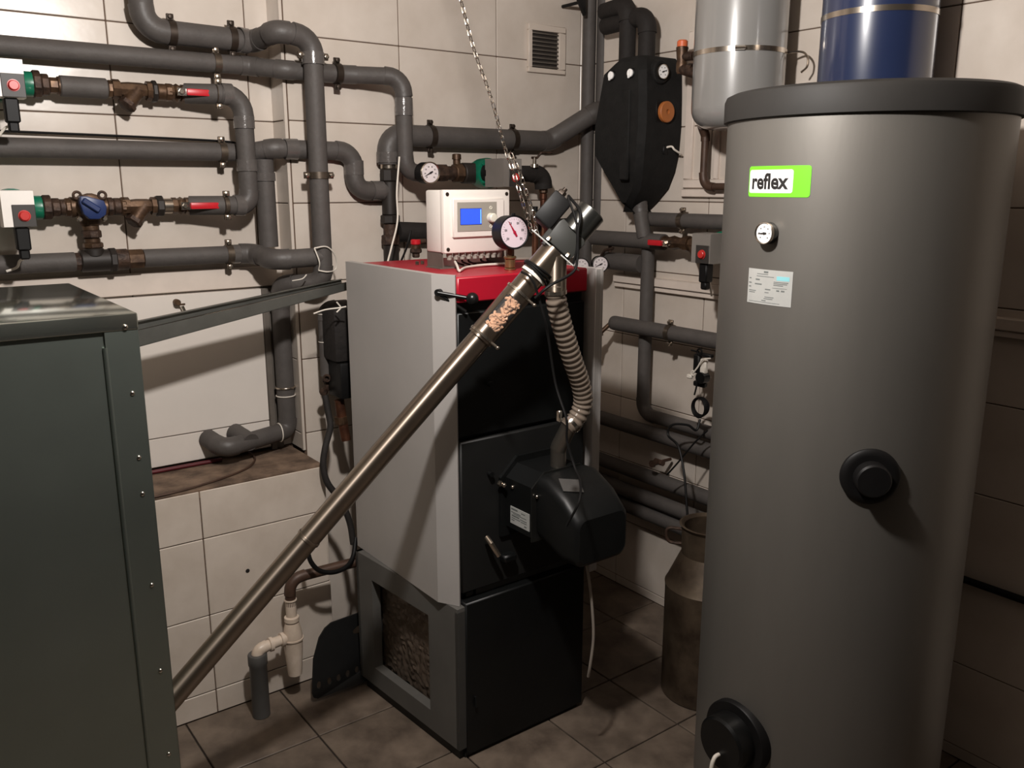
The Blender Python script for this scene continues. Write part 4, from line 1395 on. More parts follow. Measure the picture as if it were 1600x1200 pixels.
body = m.build('burner_body', 'boiler_black', t, ang=15)
m = M(); m.loft([oct_(bx0, RX1, YF + 0.004, zbt - 0.01, zc_, zt_, wch, 0.004), oct_(bx0, RX1, YF, zbt - 0.01, zc_, zt_, wch, 0.004)])
m.build('edge_plate', 'motor_steel', t, ang=15)
# hood
def rring(y, x0, x1, z0, z1, r, n=5):
    pts = []
    for cx, cz, a0 in ((x1 - r, z1 - r, 0), (x0 + r, z1 - r, 90), (x0 + r, z0 + r, 180), (x1 - r, z0 + r, 270)):
        for k in range(n):
            a = math.radians(a0 + 90 * k / (n - 1))
            pts.append(V((cx + r * math.cos(a), y, cz + r * math.sin(a))))
    return pts
zh = zt_ - 0.002
hx1 = at(974, 770, Y=1.585).x
yfr = 1.545
zl = at(940, 880, Y=1.56).z
m = M()
rg = [rring(YF - 0.0, bx0 + 0.012, RX1 - 0.004, zbt, zh, 0.03), rring(YF - 0.03, bx0 + 0.014, RX1 + 0.0, zbt - 0.015, zh, 0.03),
      rring(YF - 0.10, bx0 + 0.016, RX1, zl + 0.01, zh - 0.035, 0.03), rring(yfr + 0.008, bx0 + 0.02, RX1 - 0.004, zl + 0.012, zh - 0.075, 0.03), rring(yfr, bx0 + 0.03, RX1 - 0.014, zl + 0.022, zh - 0.085, 0.025)]
m.loft(rg)
hood = m.build('burner_hood', 'boiler_black', t, ang=30)
# grey sticker folded over the slope of the hood
q = [at(885, 757, Y=YF - 0.045), at(911, 771, Y=YF - 0.055), at(902, 791, Y=YF - 0.10), at(871, 777, Y=YF - 0.09)]
k = ((q[1] - q[0]).cross(q[3] - q[0])).normalized()
if k.y > 0: k = -k
m = M()
cq = (q[0] + q[1] + q[2] + q[3]) / 4
e1 = (q[1] - q[0]).normalized(); e2 = k.cross(e1)
zs_ = zh - 0.018
sl = (V((0, -0.09, -0.040))).normalized()
nn = X_.cross(sl).normalized()
if nn.z < 0: nn = -nn
cq = at(892, 782, Y=YF - 0.07)
zz = (zh) - (YF - 0.03 - cq.y) * 0.035 / 0.07
cq = V((cq.x, cq.y, zz + 0.0015))
m.box(cq, (0.058, 0.05, 0.002), 0, ((X_ * 0.93 + sl * 0.37).normalized(), (sl * 0.93 - X_ * 0.37).normalized(), nn))
m.build('grey_sticker', 'sticker_grey', hood)
# rating label on the left flank
l0, l1 = at(797.5, 790, X=bx0), at(826, 832, X=bx0)
yA, yB = at(797.5, 790, X=bx0 - 0.0015).y, at(827, 803, X=bx0 - 0.0015).y
zA, zB = at(797.5, 790, X=bx0 - 0.0015).z, at(797, 816, X=bx0 - 0.0015).z
m = M(); m.box2((bx0 - 0.0015, yB, zB), (bx0 + 0.001, yA, zA)); lb_ = m.build('rating_label', 'plate_silver', t)
m = M()
hh = zA - zB; wl = yA - yB
for r_, c_, w_, h_ in ((0.88, 0.22, 0.34, 0.10), (0.84, 0.68, 0.2, 0.05), (0.70, 0.3, 0.5, 0.05), (0.62, 0.5, 0.7, 0.04), (0.50, 0.28, 0.4, 0.10), (0.46, 0.7, 0.35, 0.05), (0.36, 0.3, 0.45, 0.05), (0.34, 0.72, 0.3, 0.05), (0.24, 0.14, 0.16, 0.06), (0.16, 0.80, 0.12, 0.09)):
    m.box((bx0 - 0.0017, yA - c_ * wl, zB + r_ * hh), (0.0005, w_ * wl, h_ * hh * 0.8))
m.build('label_print', 'faint_ink', lb_)
for px, py, xx in ((801, 761, bx0 - 0.001), (839, 776, None)):
    if xx: M().ball(at(px, py, X=xx), 0.0055, 10, 8).build('burner_screw', 'nickel', t)
    else: M().ball(at(px, py, Y=YF - 0.006), 0.005, 10, 8).build('burner_screw', 'zinc_bright', t)
q = at(780, 755, Y=BY0 - 0.012)
m = M(); m.bolt(q, OUT, 0.008, 0.01); m.ball(q + V((0.008, -0.012, -0.004)), 0.007, 10, 8); m.build('wing_nut', 'nickel', t)
# stub and steel elbow for the hose
m = M()
e0 = V((st0.x, sy, zt_ - 0.005)); e1 = V((st0.x, sy, at(872, 700, Y=sy).z)); e2 = dense[-1]
m.tube([e0, e1], 0.0215, 26)
m.tube([e1 - Z_ * 0.004, e1 + (e2 - e1) * 0.1, e2 - (dense[-1] - dense[-5]).normalized() * 0.01], 0.0225, 26)
m.build('inlet_stub', 'pipe_steel', t)
# grey cable loop hanging under the burner
m = M().tube(spline([at(914, 870, Y=1.60), at(921, 910, Y=1.59), at(926, 960, Y=1.585), at(927, 1000, Y=1.585), at(922, 1040, Y=1.59), at(919, 1057, Y=1.60)]), 0.004, 8)
tag(m.build('hanging_cable', 'grey_cable'), 'grey cable end hanging below the burner in front of the bottom door', 'cable')

# ------------------------------------------------------------------ chain
hookp = P(s4, 0.068, 0.0)
top = at(716, -16, D=2.02)
mk = at(790, 235, D=2.06)
t = thing('chain', 'thin bright steel chain hanging from above to the auger flange plate', 'chain', hookp)
lk = M()
R_, r_, Ls = 0.0042, 0.0012, 0.0042
rp = []
for i in range(20):
    a = 2 * PI * i / 20
    rp.append(V((R_ * math.cos(a), 0, R_ * math.sin(a) + (Ls if math.sin(a) > 0 else -Ls))))
kk = 6
for i in range(20):
    tg = (rp[(i + 1) % 20] - rp[i - 1]).normalized()
    sx = V((0, 1, 0)); sz = tg.cross(sx)
    for j in range(kk):
        b = 2 * PI * j / kk
        lk.v.append(rp[i] + sx * r_ * math.cos(b) + sz * r_ * math.sin(b))
for i in range(20):
    for j in range(kk):
        lk.f.append((i * kk + j, ((i + 1) % 20) * kk + j, ((i + 1) % 20) * kk + (j + 1) % kk, i * kk + (j + 1) % kk))
lme = lk.mesh('link', V((0, 0, 0)), 'zinc_bright')
def chain_run(pts):
    cv = spline(pts, 30)
    step = 0.0135
    acc = 0; i = 0
    for a, b in zip(cv, cv[1:]):
        acc += (b - a).length
        if acc >= step:
            acc -= step
            o = kid('link', lme, t, b)
            q = (b - a).to_track_quat('Z', 'Y').to_matrix().to_4x4() @ Matrix.Rotation((i % 2) * PI / 2 + 0.5, 4, 'Z')
            o.rotation_euler = q.to_euler()
            i += 1
c2_ = at(740, 75, D=2.03)
topc = top + (top - c2_) * ((CEIL - 0.012 - top.z) / (top.z - c2_.z))
M().lathe([(-0.03, 0.003), (0.0, 0.003), (0.002, 0.009), (0.0119, 0.009)], topc, Z_, 12).build('ceiling_hook', 'nickel', t)
chain_run([topc, topc.lerp(top, 0.5), top, at(740, 75, D=2.03), at(768, 155, D=2.04), mk, at(800, 262, D=2.06), at(812, 300, D=2.06), at(826, 345, D=2.07), hookp + V((-0.008, 0, -0.002))])
chain_run([mk + V((0.006, -0.006, 0)), at(812, 270, D=2.05), at(822, 300, D=2.06), at(834, 335, D=2.07), hookp + V((0.006, 0, 0.004)), hookp + V((0.012, 0, -0.012))])
# ------------------------------------------------------------------ storage tank
TC, TR = V((1.836, 1.133, 0)), 0.30
TZ = 1.738


def oncyl(px, py, c=TC, r=TR):
    d = ray(px, py)
    ox, oy = CAM.x - c.x, CAM.y - c.y
    a = d.x ** 2 + d.y ** 2; b = 2 * (ox * d.x + oy * d.y); k = ox * ox + oy * oy - r * r
    disc = max(0.0, b * b - 4 * a * k)
    tt = (-b - math.sqrt(disc)) / (2 * a)
    return CAM + d * tt


def radial(p, c=TC):
    return V((p.x - c.x, p.y - c.y, 0)).normalized()


t = thing('storage_tank', 'big silver hot water cylinder with a dark lid, filling the right side', 'water tank', TC)
m = M(); m.lathe([(0.06, TR - 0.004), (0.064, TR), (TZ + 0.01, TR)], TC, Z_, 128); m.build('tank_jacket', 'tank_silver', t)
m = M(); m.lathe([(0.0, TR - 0.05), (0.06, TR - 0.04)], TC, Z_, 48); m.build('tank_foot', 'black_plastic', t)
m = M(); m.lathe([(TZ - 0.002, TR + 0.001), (TZ, TR + 0.009), (TZ + 0.044, TR + 0.009), (TZ + 0.054, TR + 0.005), (TZ + 0.060, TR - 0.008), (TZ + 0.062, TR - 0.03)], TC, Z_, 128); m.build('tank_lid', 'lid_dark', t)


def curved(name, material, x0, x1, z0, z1, mid_a, off, parent, rad=0.0, n=24):
    """sheet wrapped on the tank: x is arc length from the bearing mid_a (leftwards negative), rounded corners"""
    poly = []
    if rad > 0:
        for cx, cz, a0 in ((x1 - rad, z1 - rad, 0), (x0 + rad, z1 - rad, 90), (x0 + rad, z0 + rad, 180), (x1 - rad, z0 + rad, 270)):
            for k in range(5):
                a = math.radians(a0 + 22.5 * k)
                poly.append((cx + rad * math.cos(a), cz + rad * math.sin(a)))
    else:
        poly = [(x1, z1), (x0, z1), (x0, z0), (x1, z0)]
    top = [p for p in poly]
    m = M()
    xs = sorted(set([x0 + (x1 - x0) * i / n for i in range(n + 1)] + [round(p[0], 6) for p in poly]))
    def zr_(x):
        if rad <= 0: return z0, z1
        d = 0
        if x < x0 + rad: d = rad - math.sqrt(max(0, rad * rad - (x0 + rad - x) ** 2))
        if x > x1 - rad: d = rad - math.sqrt(max(0, rad * rad - (x - x1 + rad) ** 2))
        return z0 + d, z1 - d
    for x in xs:
        a = mid_a + x / TR
        u = V((math.cos(a), math.sin(a), 0))
        lo_, hi_ = zr_(x)
        for z in (lo_, hi_ + 1e-5):
            m.v.append(TC + u * (TR + off) + Z_ * z)
    for x in xs:
        a = mid_a + x / TR
        u = V((math.cos(a), math.sin(a), 0))
        lo_, hi_ = zr_(x)
        for z in (lo_, hi_ + 1e-5):
            m.v.append(TC + u * (TR + off - 0.0004) + Z_ * z)
    N = len(xs)
    for i in range(N - 1):
        a, b, c, d = 2 * i, 2 * i + 1, 2 * i + 3, 2 * i + 2
        m.f.append((a, d, c, b)); m.f.append((2 * N + a, 2 * N + b, 2 * N + c, 2 * N + d))
        m.f.append((a, 2 * N + a, 2 * N + d, d)); m.f.append((b, c, 2 * N + c, 2 * N + b))
    m.f.append((0, 1, 2 * N + 1, 2 * N)); e = 2 * N - 2
    m.f.append((e, 2 * N + e, 2 * N + e + 1, e + 1))
    return m.build(name, material, parent)


def ang_of(p):
    return math.atan2(p.y - TC.y, p.x - TC.x)


# brand label: white plate on green, lettering wrapped on the jacket
pl_, pr_ = oncyl(1171, 285), oncyl(1267, 285)
aL, aR = ang_of(pl_), ang_of(pr_)
if aL < 0: aL += 2 * PI
if aR < 0: aR += 2 * PI
am = (aL + aR) / 2
W_ = abs(aR - aL) * TR
zt0, zt1 = oncyl(1220, 308).z, oncyl(1220, 259).z
H_ = zt1 - zt0
st = curved('brand_label', 'label_green', -W_ / 2, W_ / 2, zt0, zt1, am, 0.0008, t, 0.006)
curved('label_field', 'label_white', -W_ / 2 + 0.02 * W_, -W_ / 2 + 0.76 * W_, zt0 + 0.13 * H_, zt1 - 0.12 * H_, am, 0.0012, st, 0.005)
fc = bpy.data.curves.new('lettering', 'FONT')
fc.body = 'reflex'
fc.size = 1.0
fc.offset = 0.030
fc.resolution_u = 5
fo = bpy.data.objects.new('lettering_source', fc)
COL.objects.link(fo)
bpy.context.view_layer.update()
fm = bpy.data.meshes.new_from_object(fo.evaluated_get(bpy.context.evaluated_depsgraph_get()))
bpy.data.objects.remove(fo)
xs = [v.co.x for v in fm.vertices]; ys = [v.co.y for v in fm.vertices]
x0, x1, y0, y1 = min(xs), max(xs), min(ys), max(ys)
lw, lh = 0.62 * W_, 0.53 * H_
for v in fm.vertices:
    lx = -W_ / 2 + 0.078 * W_ + (v.co.x - x0) / (x1 - x0) * lw
    lz = zt0 + 0.245 * H_ + (v.co.y - y0) / (y1 - y0) * lh
    a = am + lx / TR
    v.co = V((math.cos(a) * (TR + 0.0017), math.sin(a) * (TR + 0.0017), lz))
fm.name = 'lettering'
fm.materials.append(MATS['ink'])
o = bpy.data.objects.new('lettering', fm)
COL.objects.link(o); o.parent = st
# thermometer
p = oncyl(1203, 364)
gauge(t, p + radial(p) * 0.016, radial(p), 0.0225, 0.018, ang=184, case='motor_steel', rim='nickel', face='label_white', nums=7, up=Z_)
# rating plate
pa, pb = oncyl(1169, 450), oncyl(1238, 450)
a0_, a1_ = ang_of(pa) % (2 * PI), ang_of(pb) % (2 * PI)
ap = (a0_ + a1_) / 2; wp = abs(a1_ - a0_) * TR
zp0, zp1 = oncyl(1204, 477).z, oncyl(1204, 422).z
rp_ = curved('rating_plate', 'plate_silver', -wp / 2, wp / 2, zp0, zp1, ap, 0.0008, t)
hp_ = zp1 - zp0
m_ = [(0.44, 0.93, 0.10, 0.05), (0.36, 0.865, 0.26, 0.018), (0.42, 0.80, 0.40, 0.018), (0.06, 0.72, 0.05, 0.03), (0.25, 0.70, 0.10, 0.04), (0.06, 0.59, 0.07, 0.03), (0.27, 0.57, 0.17, 0.035),
      (0.77, 0.67, 0.30, 0.022), (0.76, 0.625, 0.28, 0.022), (0.72, 0.58, 0.20, 0.022), (0.75, 0.50, 0.3, 0.012), (0.06, 0.48, 0.06, 0.03), (0.13, 0.37, 0.18, 0.02), (0.12, 0.32, 0.15, 0.02), (0.50, 0.44, 0.12, 0.03),
      (0.48, 0.35, 0.09, 0.02), (0.54, 0.22, 0.2, 0.02), (0.52, 0.17, 0.2, 0.02), (0.72, 0.43, 0.06, 0.04), (0.82, 0.43, 0.07, 0.04), (0.42, 0.11, 0.1, 0.025), (0.3, 0.06, 0.5, 0.014), (0.62, 0.06, 0.3, 0.014)]
for i, (cx, cz, w_, h_) in enumerate(m_):
    curved('plate_print', 'faint_ink', -wp / 2 + (cx - w_ / 2) * wp, -wp / 2 + (cx + w_ / 2) * wp, zp0 + (cz - h_ / 2) * hp_, zp0 + (cz + h_ / 2) * hp_, ap, 0.0011, rp_, n=3)
curved('plate_print', 'plate_blue', wp * 0.18, wp * 0.44, zp0 + 0.72 * hp_, zp0 + 0.84 * hp_, ap, 0.0011, rp_, n=3)
# rosette with stub, upper
p = oncyl(1359, 744); nr_ = radial(p)
g = M(); g.lathe([(-0.004, 0.060), (0.004, 0.060), (0.008, 0.056), (0.010, 0.046), (0.008, 0.034)], p, nr_, 40); ro = g.build('rosette', 'black_plastic', t)
g = M(); g.lathe([(0.004, 0.036), (0.034, 0.0355), (0.038, 0.032)], p, nr_, 30); g.build('sensor_cap', 'black_plastic', ro)
# big flange near the foot
p = oncyl(1152, 1150); nr_ = radial(p)
g = M(); g.lathe([(-0.02, 0.090), (0.010, 0.090), (0.014, 0.087), (0.016, 0.070)], p, nr_, 44); ro = g.build('flange_cover', 'black_plastic', t)
g = M(); g.lathe([(0.008, 0.068), (0.056, 0.066), (0.062, 0.060)], p, nr_, 40); g.build('heater_cap', 'black_gloss', ro)
q = p + nr_ * 0.066 + Z_ * -0.025
M().tube(spline([q - nr_ * 0.01, q + nr_ * 0.012 + Z_ * -0.005, q + nr_ * 0.02 + Z_ * -0.05, q + nr_ * 0.01 + Z_ * -0.2, q + Z_ * -0.4]), 0.005, 10).build('heater_cable', 'white_cable', ro)

# ------------------------------------------------------------------ expansion vessels on the right wall
def vessel(label, c, r, zb, zt_, z_strap, material, dish, buckle):
    t = thing('expansion_vessel', label, 'expansion vessel', (c[0], c[1], zb), None)
    c0 = V((c[0], c[1], 0))
    prof = []
    for k in range(9):
        a = PI / 2 * k / 8
        prof.append((zb + dish * (1 - math.cos(a)), r * 0.55 + (r - r * 0.55) * math.sin(a)))
    prof = [(zb, r * 0.1)] + prof
    for k in range(9):
        a = PI / 2 * (1 - k / 8)
        prof.append((zt_ - dish * (1 - math.cos(a)), r * 0.55 + (r - r * 0.55) * math.sin(a)))
    M().lathe(prof, c0, Z_, 72).build('vessel_shell', material, t)
    s = M(); s.lathe([(z_strap - 0.007, r + 0.0002), (z_strap - 0.0068, r + 0.0016), (z_strap + 0.0068, r + 0.0016), (z_strap + 0.007, r + 0.0002)], c0, Z_, 72, caps=False)
    sb = s.build('strap', 'nickel', t)
    vw = (V((CAM.x, CAM.y, 0)) - c0).normalized()
    if buckle:
        q = c0 + vw * (r + 0.003) + Z_ * z_strap
        tx = Z_.cross(vw)
        g = M(); g.box(q, (0.028, 0.014, 0.006), 0.001, (tx, Z_, vw)); g.lathe([(-0.014, 0.004), (0.016, 0.004)], q + vw * 0.006, tx, 8)
        g.build('buckle', 'zinc_bright', sb)
    # wall bracket
    g = M(); g.box2((c[0] + r * 0.9, c[1] - 0.03, z_strap - 0.012), (XB - 0.004, c[1] + 0.03, z_strap + 0.012), 0.002)
    g.build('wall_bracket', 'nickel', t)
    return t, sb


gv, gs = vessel('smooth grey expansion vessel strapped high on the right wall', (2.166, 1.766), 0.134, 1.765, 2.33, at(1161, 90, D=2.62).z, 'vessel_grey', 0.06, True)
# strap end curling off to the right
e = V((2.166 + 0.10, 1.766 - 0.10, at(1161, 90, D=2.62).z))
cr_ = spline([e + V((-0.02, -0.005, 0.0)), at(1253, 81, D=2.52), at(1262, 90, D=2.5), at(1261, 104, D=2.5), at(1252, 113, D=2.5)], 8)
m = M().tube(cr_, 0.0032, 8)
m.build('strap_end', 'nickel', gs)
vessel('dark blue expansion vessel just above the tank lid', (2.160, 1.323), 0.139, 1.803, 2.40, at(1378, 37, D=2.28).z, 'vessel_blue', 0.035, False)

# pipe under the grey vessel
vx = 2.285
za_ = at(1100, 292, X=vx).z
ya = at(1101, 240, X=vx).y
t = thing('drain_pipe', 'brown copper pipe dropping below the grey vessel and turning right behind the tank', 'pipe', (vx, ya, za_))
add_pipe(t, [(2.2, ya - 0.06, 1.80), (vx - 0.02, ya, 1.79), (vx, ya, 1.76), (vx, ya, za_), (vx, ya - 0.5, za_)], 0.0125, [0.02, 0.02, 0.035], material='brown_pipe', elbow='brown_pipe', name='pipe_length', grow=1.2)
# safety valve with orange cap
q = at(1065, 100, X=2.20)
t = thing('safety_valve', 'brass safety valve with an orange cap between the black station and grey vessel', 'valve', q)
zc1_ = at(1065, 68, X=2.20).z
M().lathe([(-0.03, 0.014), (-0.02, 0.018), (0.0, 0.018), (0.01, 0.016), (zc1_ - q.z - 0.012, 0.020), (zc1_ - q.z - 0.010, 0.017)], q, Z_, 12).build('valve_body', 'old_brass', t)
M().lathe([(0, 0.017), (0.018, 0.017), (0.022, 0.013)], (q.x, q.y, zc1_ - 0.012), Z_, 14).build('cap', 'orange_cap', t)
g = M(); g.tube([V((q.x, q.y, q.z - 0.015)), at(1104, 120, X=2.19)], 0.017, 12); g.tube([V((q.x + 0.0, q.y, q.z + 0.022)), V((q.x + 0.005, q.y - 0.045, q.z + 0.02))], 0.014, 10)
g.lathe([(0, 0.02), (0.02, 0.02)], V((q.x, q.y, q.z - 0.015)) + V((0, -0.03, -0.006)), V((0.05, -1, -0.1)), 8)
g.build('outlet_fitting', 'rust_iron', t)

# ------------------------------------------------------------------ solar pump station: black foam shell
SXF = 2.13
t = thing('pump_station', 'black foam-clad pump station tapering to a point, hung on the right wall', 'pump station', (2.23, 2.2, 1.5))
lv_ = [(84, 966, 1056, 0.03, 0.0), (92, 956, 1061, 0.012, 0.0), (108, 938, 1065, 0.0, 0.0), (150, 931, 1065, 0.0, 0.0), (192, 924, 1064, 0.0, 0.0), (240, 924, 1060, 0.0, 0.0), (268, 938, 1054, 0.01, 0.0), (295, 953, 1044, 0.03, 0.0), (318, 965, 1026, 0.05, 0.0), (333, 985, 1012, 0.08, 0.0)]
rings = []
for py, pl0, pr0, dx, _ in lv_:
    x0 = SXF + dx
    A = at(pl0, py, X=x0)
    zz = at(1005, py + 0, X=SXF + dx * 0.5).z
    B = at(pr0, py, X=2.315)
    ya_, yb_ = B.y, A.y
    c = 0.02
    rings.append([V((x0 + c, ya_, zz)), V((2.315, ya_, zz)), V((2.315, yb_, zz)), V((x0 + c, yb_, zz)), V((x0, yb_ - c, zz)), V((x0, ya_ + c, zz))])
m = M(); m.loft(rings); m.build('shell', 'station_black', t, ang=25)
ysd = rings[2][0].y; ysl = rings[4][2].y
# raised ring and gauge on the flank
gp = at(1035, 112, Y=ysd - 0.014)
g = M(); g.lathe([(-0.01, 0.040), (0.008, 0.038), (0.012, 0.034), (0.012, 0.026), (0.004, 0.024)], V((gp.x, ysd, gp.z)), OUT, 32); g.build('gauge_collar', 'station_black', t)
gauge(t, V((gp.x, ysd - 0.016, gp.z)), OUT + X_ * -0.1, 0.0235, 0.016, ang=20, case='nickel', face='label_white', nums=6)
kp = at(1036, 175, Y=ysd - 0.004)
g = M(); g.box((kp.x - 0.012, ysd - 0.0, kp.z), (0.052, 0.016, 0.075), 0.004); g.build('knob_recess', 'black_plastic', t)
g = M(); g.lathe([(0, 0.0345), (0.010, 0.0345), (0.013, 0.031), (0.013, 0.008), (0.009, 0.007)], V((kp.x + 0.006, ysd - 0.008, kp.z)), OUT, 30); g.build('round_knob', 'orange_knob', t)
cpn = at(1040, 232, Y=ysd - 0.004)
g = M(); g.box((cpn.x, ysd - 0.0, cpn.z - 0.005), (0.022, 0.012, 0.03), 0.003); g.build('cable_port', 'black_plastic', t)
M().tube(spline([V((cpn.x, ysd + 0.01, cpn.z)), V((cpn.x + 0.01, ysd - 0.02, cpn.z + 0.006)), at(1054, 234, Y=ysd - 0.03), at(1063, 240, Y=ysd - 0.03), at(1065, 243, Y=ysd - 0.02)]), 0.0035, 8).build('sensor_cable', 'white_cable', t)
for px, py in ((955, 118), (985, 114)):
    q = at(px, py, X=SXF - 0.004)
    b = M().lathe([(-0.006, 0.017), (0.002, 0.017), (0.004, 0.015)], V((SXF, q.y, q.z)), -X_, 20).build('knob_well', 'black_plastic', t)
    g = M(); g.lathe([(0, 0.013), (0.005, 0.013), (0.006, 0.011)], V((SXF - 0.003, q.y, q.z)), -X_, 16); g.box(V((SXF - 0.012, q.y, q.z - 0.004)), (0.008, 0.007, 0.026), 0.002)
    g.build('thermometer_grip', 'label_white', b)
# moulded ridge lines on the front
g = M()
q0_, q1_ = at(982, 140, X=SXF), at(984, 300, X=SXF)
g.box2((SXF - 0.006, q0_.y - 0.012, q1_.z + 0.04), (SXF + 0.005, q0_.y + 0.03, q0_.z), 0.004)
g.build('front_rib', 'station_black', t)
# two black foam pipes out of its top
xp = 2.23
for (pa_, pb_, pc_), lab in ((((944, 4), (982, 6), (981, 100)), 'upper'), (((946, 37), (1012, 24), (1010, 100)), 'lower')):
    A, B, C = at(*pa_, X=xp + 0.03), at(*pb_, X=xp), at(*pc_, X=xp)
    C.y = B.y; C.z = rings[1][0].z - 0.01
    A.z = B.z
    t2 = thing('insulated_pipe', '%s of two black foam pipes bending from the corner pipes down into the black station' % lab, 'pipe', A, 'black station pipes')
    add_pipe(t2, [A, B, C], 0.029, [0.045], material='black_foam', elbow='black_foam', grow=1.1)
# corner pipes
for px, yy, lab, zlo in ((921, 2.585, 'left of the two grey pipes standing in the room corner, passing behind the feed motor', 1.25), (943, 2.55, 'right of the two grey pipes standing in the room corner, ending behind the black station', 1.45)):
    xx = at(px, 40, Y=yy).x
    t2 = thing('insulated_pipe', lab, 'pipe', (xx, yy, zlo), 'grey corner pipes')
    add_pipe(t2, [(xx, yy, zlo), (xx, yy, CEIL)], 0.0245, 0.03)
q = at(904, 4, Y=2.55)
t2 = thing('wall_bracket', 'small dark bracket on the wall left of the corner pipes, at the top edge', 'bracket', q)
g = M(); g.prism([(-0.02, 0.02), (0.02, 0.02), (0.02, -0.045)], q, (X_, Z_, -Y_), 0.02, 0.002); g.tube([q + V((0, 0.0, 0)), q + V((0, 0.09, 0))], 0.006, 8); g.build('bracket_plate', 'black_plastic', t2)

# ------------------------------------------------------------------ right wall: trims and frame
z0_, z1_ = 1.2225, 1.272
yl_ = at(957, 436, X=XB - 0.03).y
m = M(); m.box2((XB - 0.03, 0.2, z0_ + 0.018), (XB, yl_, z1_), 0.003); m.box2((XB - 0.022, 0.2, z0_), (XB, yl_, z0_ + 0.016), 0.002)
struct('trim_1', m, 'white_trim')
yf0 = at(1064, 290, X=XB - 0.02).y
zf0 = at(1062, 308, X=XB - 0.02).z
m = M()
m.box2((XB - 0.02, 1.2, zf0), (XB, yf0, zf0 + 0.028), 0.003)
m.box2((XB - 0.014, 1.2, zf0 + 0.03), (XB, yf0 + 0.0, zf0 + 0.06), 0.003)
m.box2((XB - 0.014, yf0 - 0.036, zf0 + 0.06), (XB, yf0, 2.1), 0.003)
yf1 = at(1115, 240, X=XB - 0.014).y
m.box2((XB - 0.014, yf1 - 0.02, zf0 + 0.06), (XB, yf1, 2.1), 0.003)
struct('trim_2', m, 'white_trim')

# ------------------------------------------------------------------ right wall: pipes
RW_ = X_
def wl(px, py, X=2.265):
    return at(px, py, X=X)
def rpipe(label, p0_, p1_, r, X=2.265, clamps=(), material='foam', extend=True, group='grey pipes on the right wall', y1=None):
    a, b = wl(*p0_, X=X), wl(*p1_, X=X)
    z = (a.z + b.z) / 2
    yb_ = y1 if y1 is not None else (b.y - 0.35 if extend else b.y)
    t = thing('insulated_pipe', label, 'pipe', (X, a.y, z), group)
    M().tube([V((X, a.y, z)), V((X, yb_, z))], r, 18).build('pipe_insulation', material, t)
    for px in clamps:
        q = wl(px, p0_[1], X)
        clamp(t, (X, q.y, z), -Y_, Z_, r, X_, XB - X - r, 'clamp_zinc')
    return t, a, z


# from the station point downwards
V5X = 2.275
v5 = wl(1009, 500, V5X)
z_top = wl(1009, 376, V5X).z
z_low = wl(1060, 662, V5X).z
t = thing('insulated_pipe', 'upright grey pipe right of the boiler, turning right near its foot', 'pipe', (V5X, v5.y, z_low), 'grey pipes on the right wall')
add_pipe(t, [(V5X, v5.y, z_top), (V5X, v5.y, z_low), (V5X, v5.y - 0.9, z_low)], 0.024, [0.05])
s_ = at(1000, 322, X=2.25)
t = thing('insulated_pipe', 'short grey pipe slanting down from the point of the black station', 'pipe', s_, 'grey pipes on the right wall')
add_pipe(t, [s_ + Z_ * 0.03, s_ - Z_ * 0.01, wl(1007, 372, 2.245)], 0.026, [0.02])
rpipe('level grey pipe from the black station point to behind the tank, with an eye clamp', (1006, 343), (1124, 346), 0.025, 2.285, (1067,))
# loop with the red valve
t, a_, z_ = rpipe('grey foam pipe from the room corner to the red lever valve beside the tank', (927, 373), (1038, 376), 0.028, 2.25, (), extend=False)
zv = wl(1045, 376, 2.25).z
va_, vb_ = V((2.25, wl(1036, 376, 2.25).y, z_)), V((2.25, wl(1072, 376, 2.25).y, z_))
ball_valve('ball valve with a red lever on the right wall next to the tank', va_, vb_, -X_, 0.023, hlen=0.062, hside=-1, group=None)
sa_, sb_ = vb_, V((2.25, wl(1092, 380, 2.25).y, z_))
strainer('brown strainer with slanting branch between the right wall red lever valve and pump', sa_, sb_, (-0.3, -0.65, -0.7), 0.027)
pcn = V((2.25, wl(1118, 380, 2.25).y - 0.06, z_))
pump('grey-boxed circulation pump with a red knob half hidden behind the tank edge', pcn, -Y_, -X_, half=0.09, box='pump_grey', plate=(0.008, -0.0175, 0.053, 0.056), motor=0.14, cable=[at(1108, 440, X=2.20), at(1112, 462, X=2.24)])
# return with the two thermometers
t, a_, z_ = rpipe('short dark foam pipe with an upright stub right of the boiler thermometers', (947, 408), (1003, 411), 0.032, 2.262, (), material='foam', extend=False)
M().tube([V((2.262, a_.y - 0.02, z_ + 0.028)), V((2.262, a_.y - 0.02, z_ + 0.055))], 0.007, 8).build('stub', 'rust_iron', t)
g1 = at(938, 413, X=2.19)
gauge('right one of two white thermometers beside the boiler top corner', g1, OUT * 0.8 - X_ * 0.45, 0.030, 0.03, ang=205, rim='motor_steel')
g2 = at(908, 416, X=2.13)
t = gauge('left one of two white thermometers, partly hidden by the red boiler band', g2, OUT * 0.8 - X_ * 0.45, 0.030, 0.03, ang=188, rim='motor_steel')
M().tube([g2 + Y_ * 0.02, V((2.20, 2.50, g2.z)), V((2.25, 2.60, g2.z))], 0.014, 12).build('gauge_stem', 'rust_iron', t)
t = thing('lever_valve', 'rusty lever behind the right thermometer near the boiler corner', 'valve', g1 + Y_ * 0.05)
g = M(); g.tube([g1 + V((0.02, 0.06, 0.0)), at(938, 402, X=2.22), at(945, 391, X=2.22), at(958, 388, X=2.22)], 0.0055, 8); g.build('lever', 'rust_iron', t)
g = M(); g.tube([g1 + V((0.01, 0.035, 0)), V((2.262, a_.y + 0.01, z_))], 0.016, 12); g.build('valve_body', 'black_iron', t)
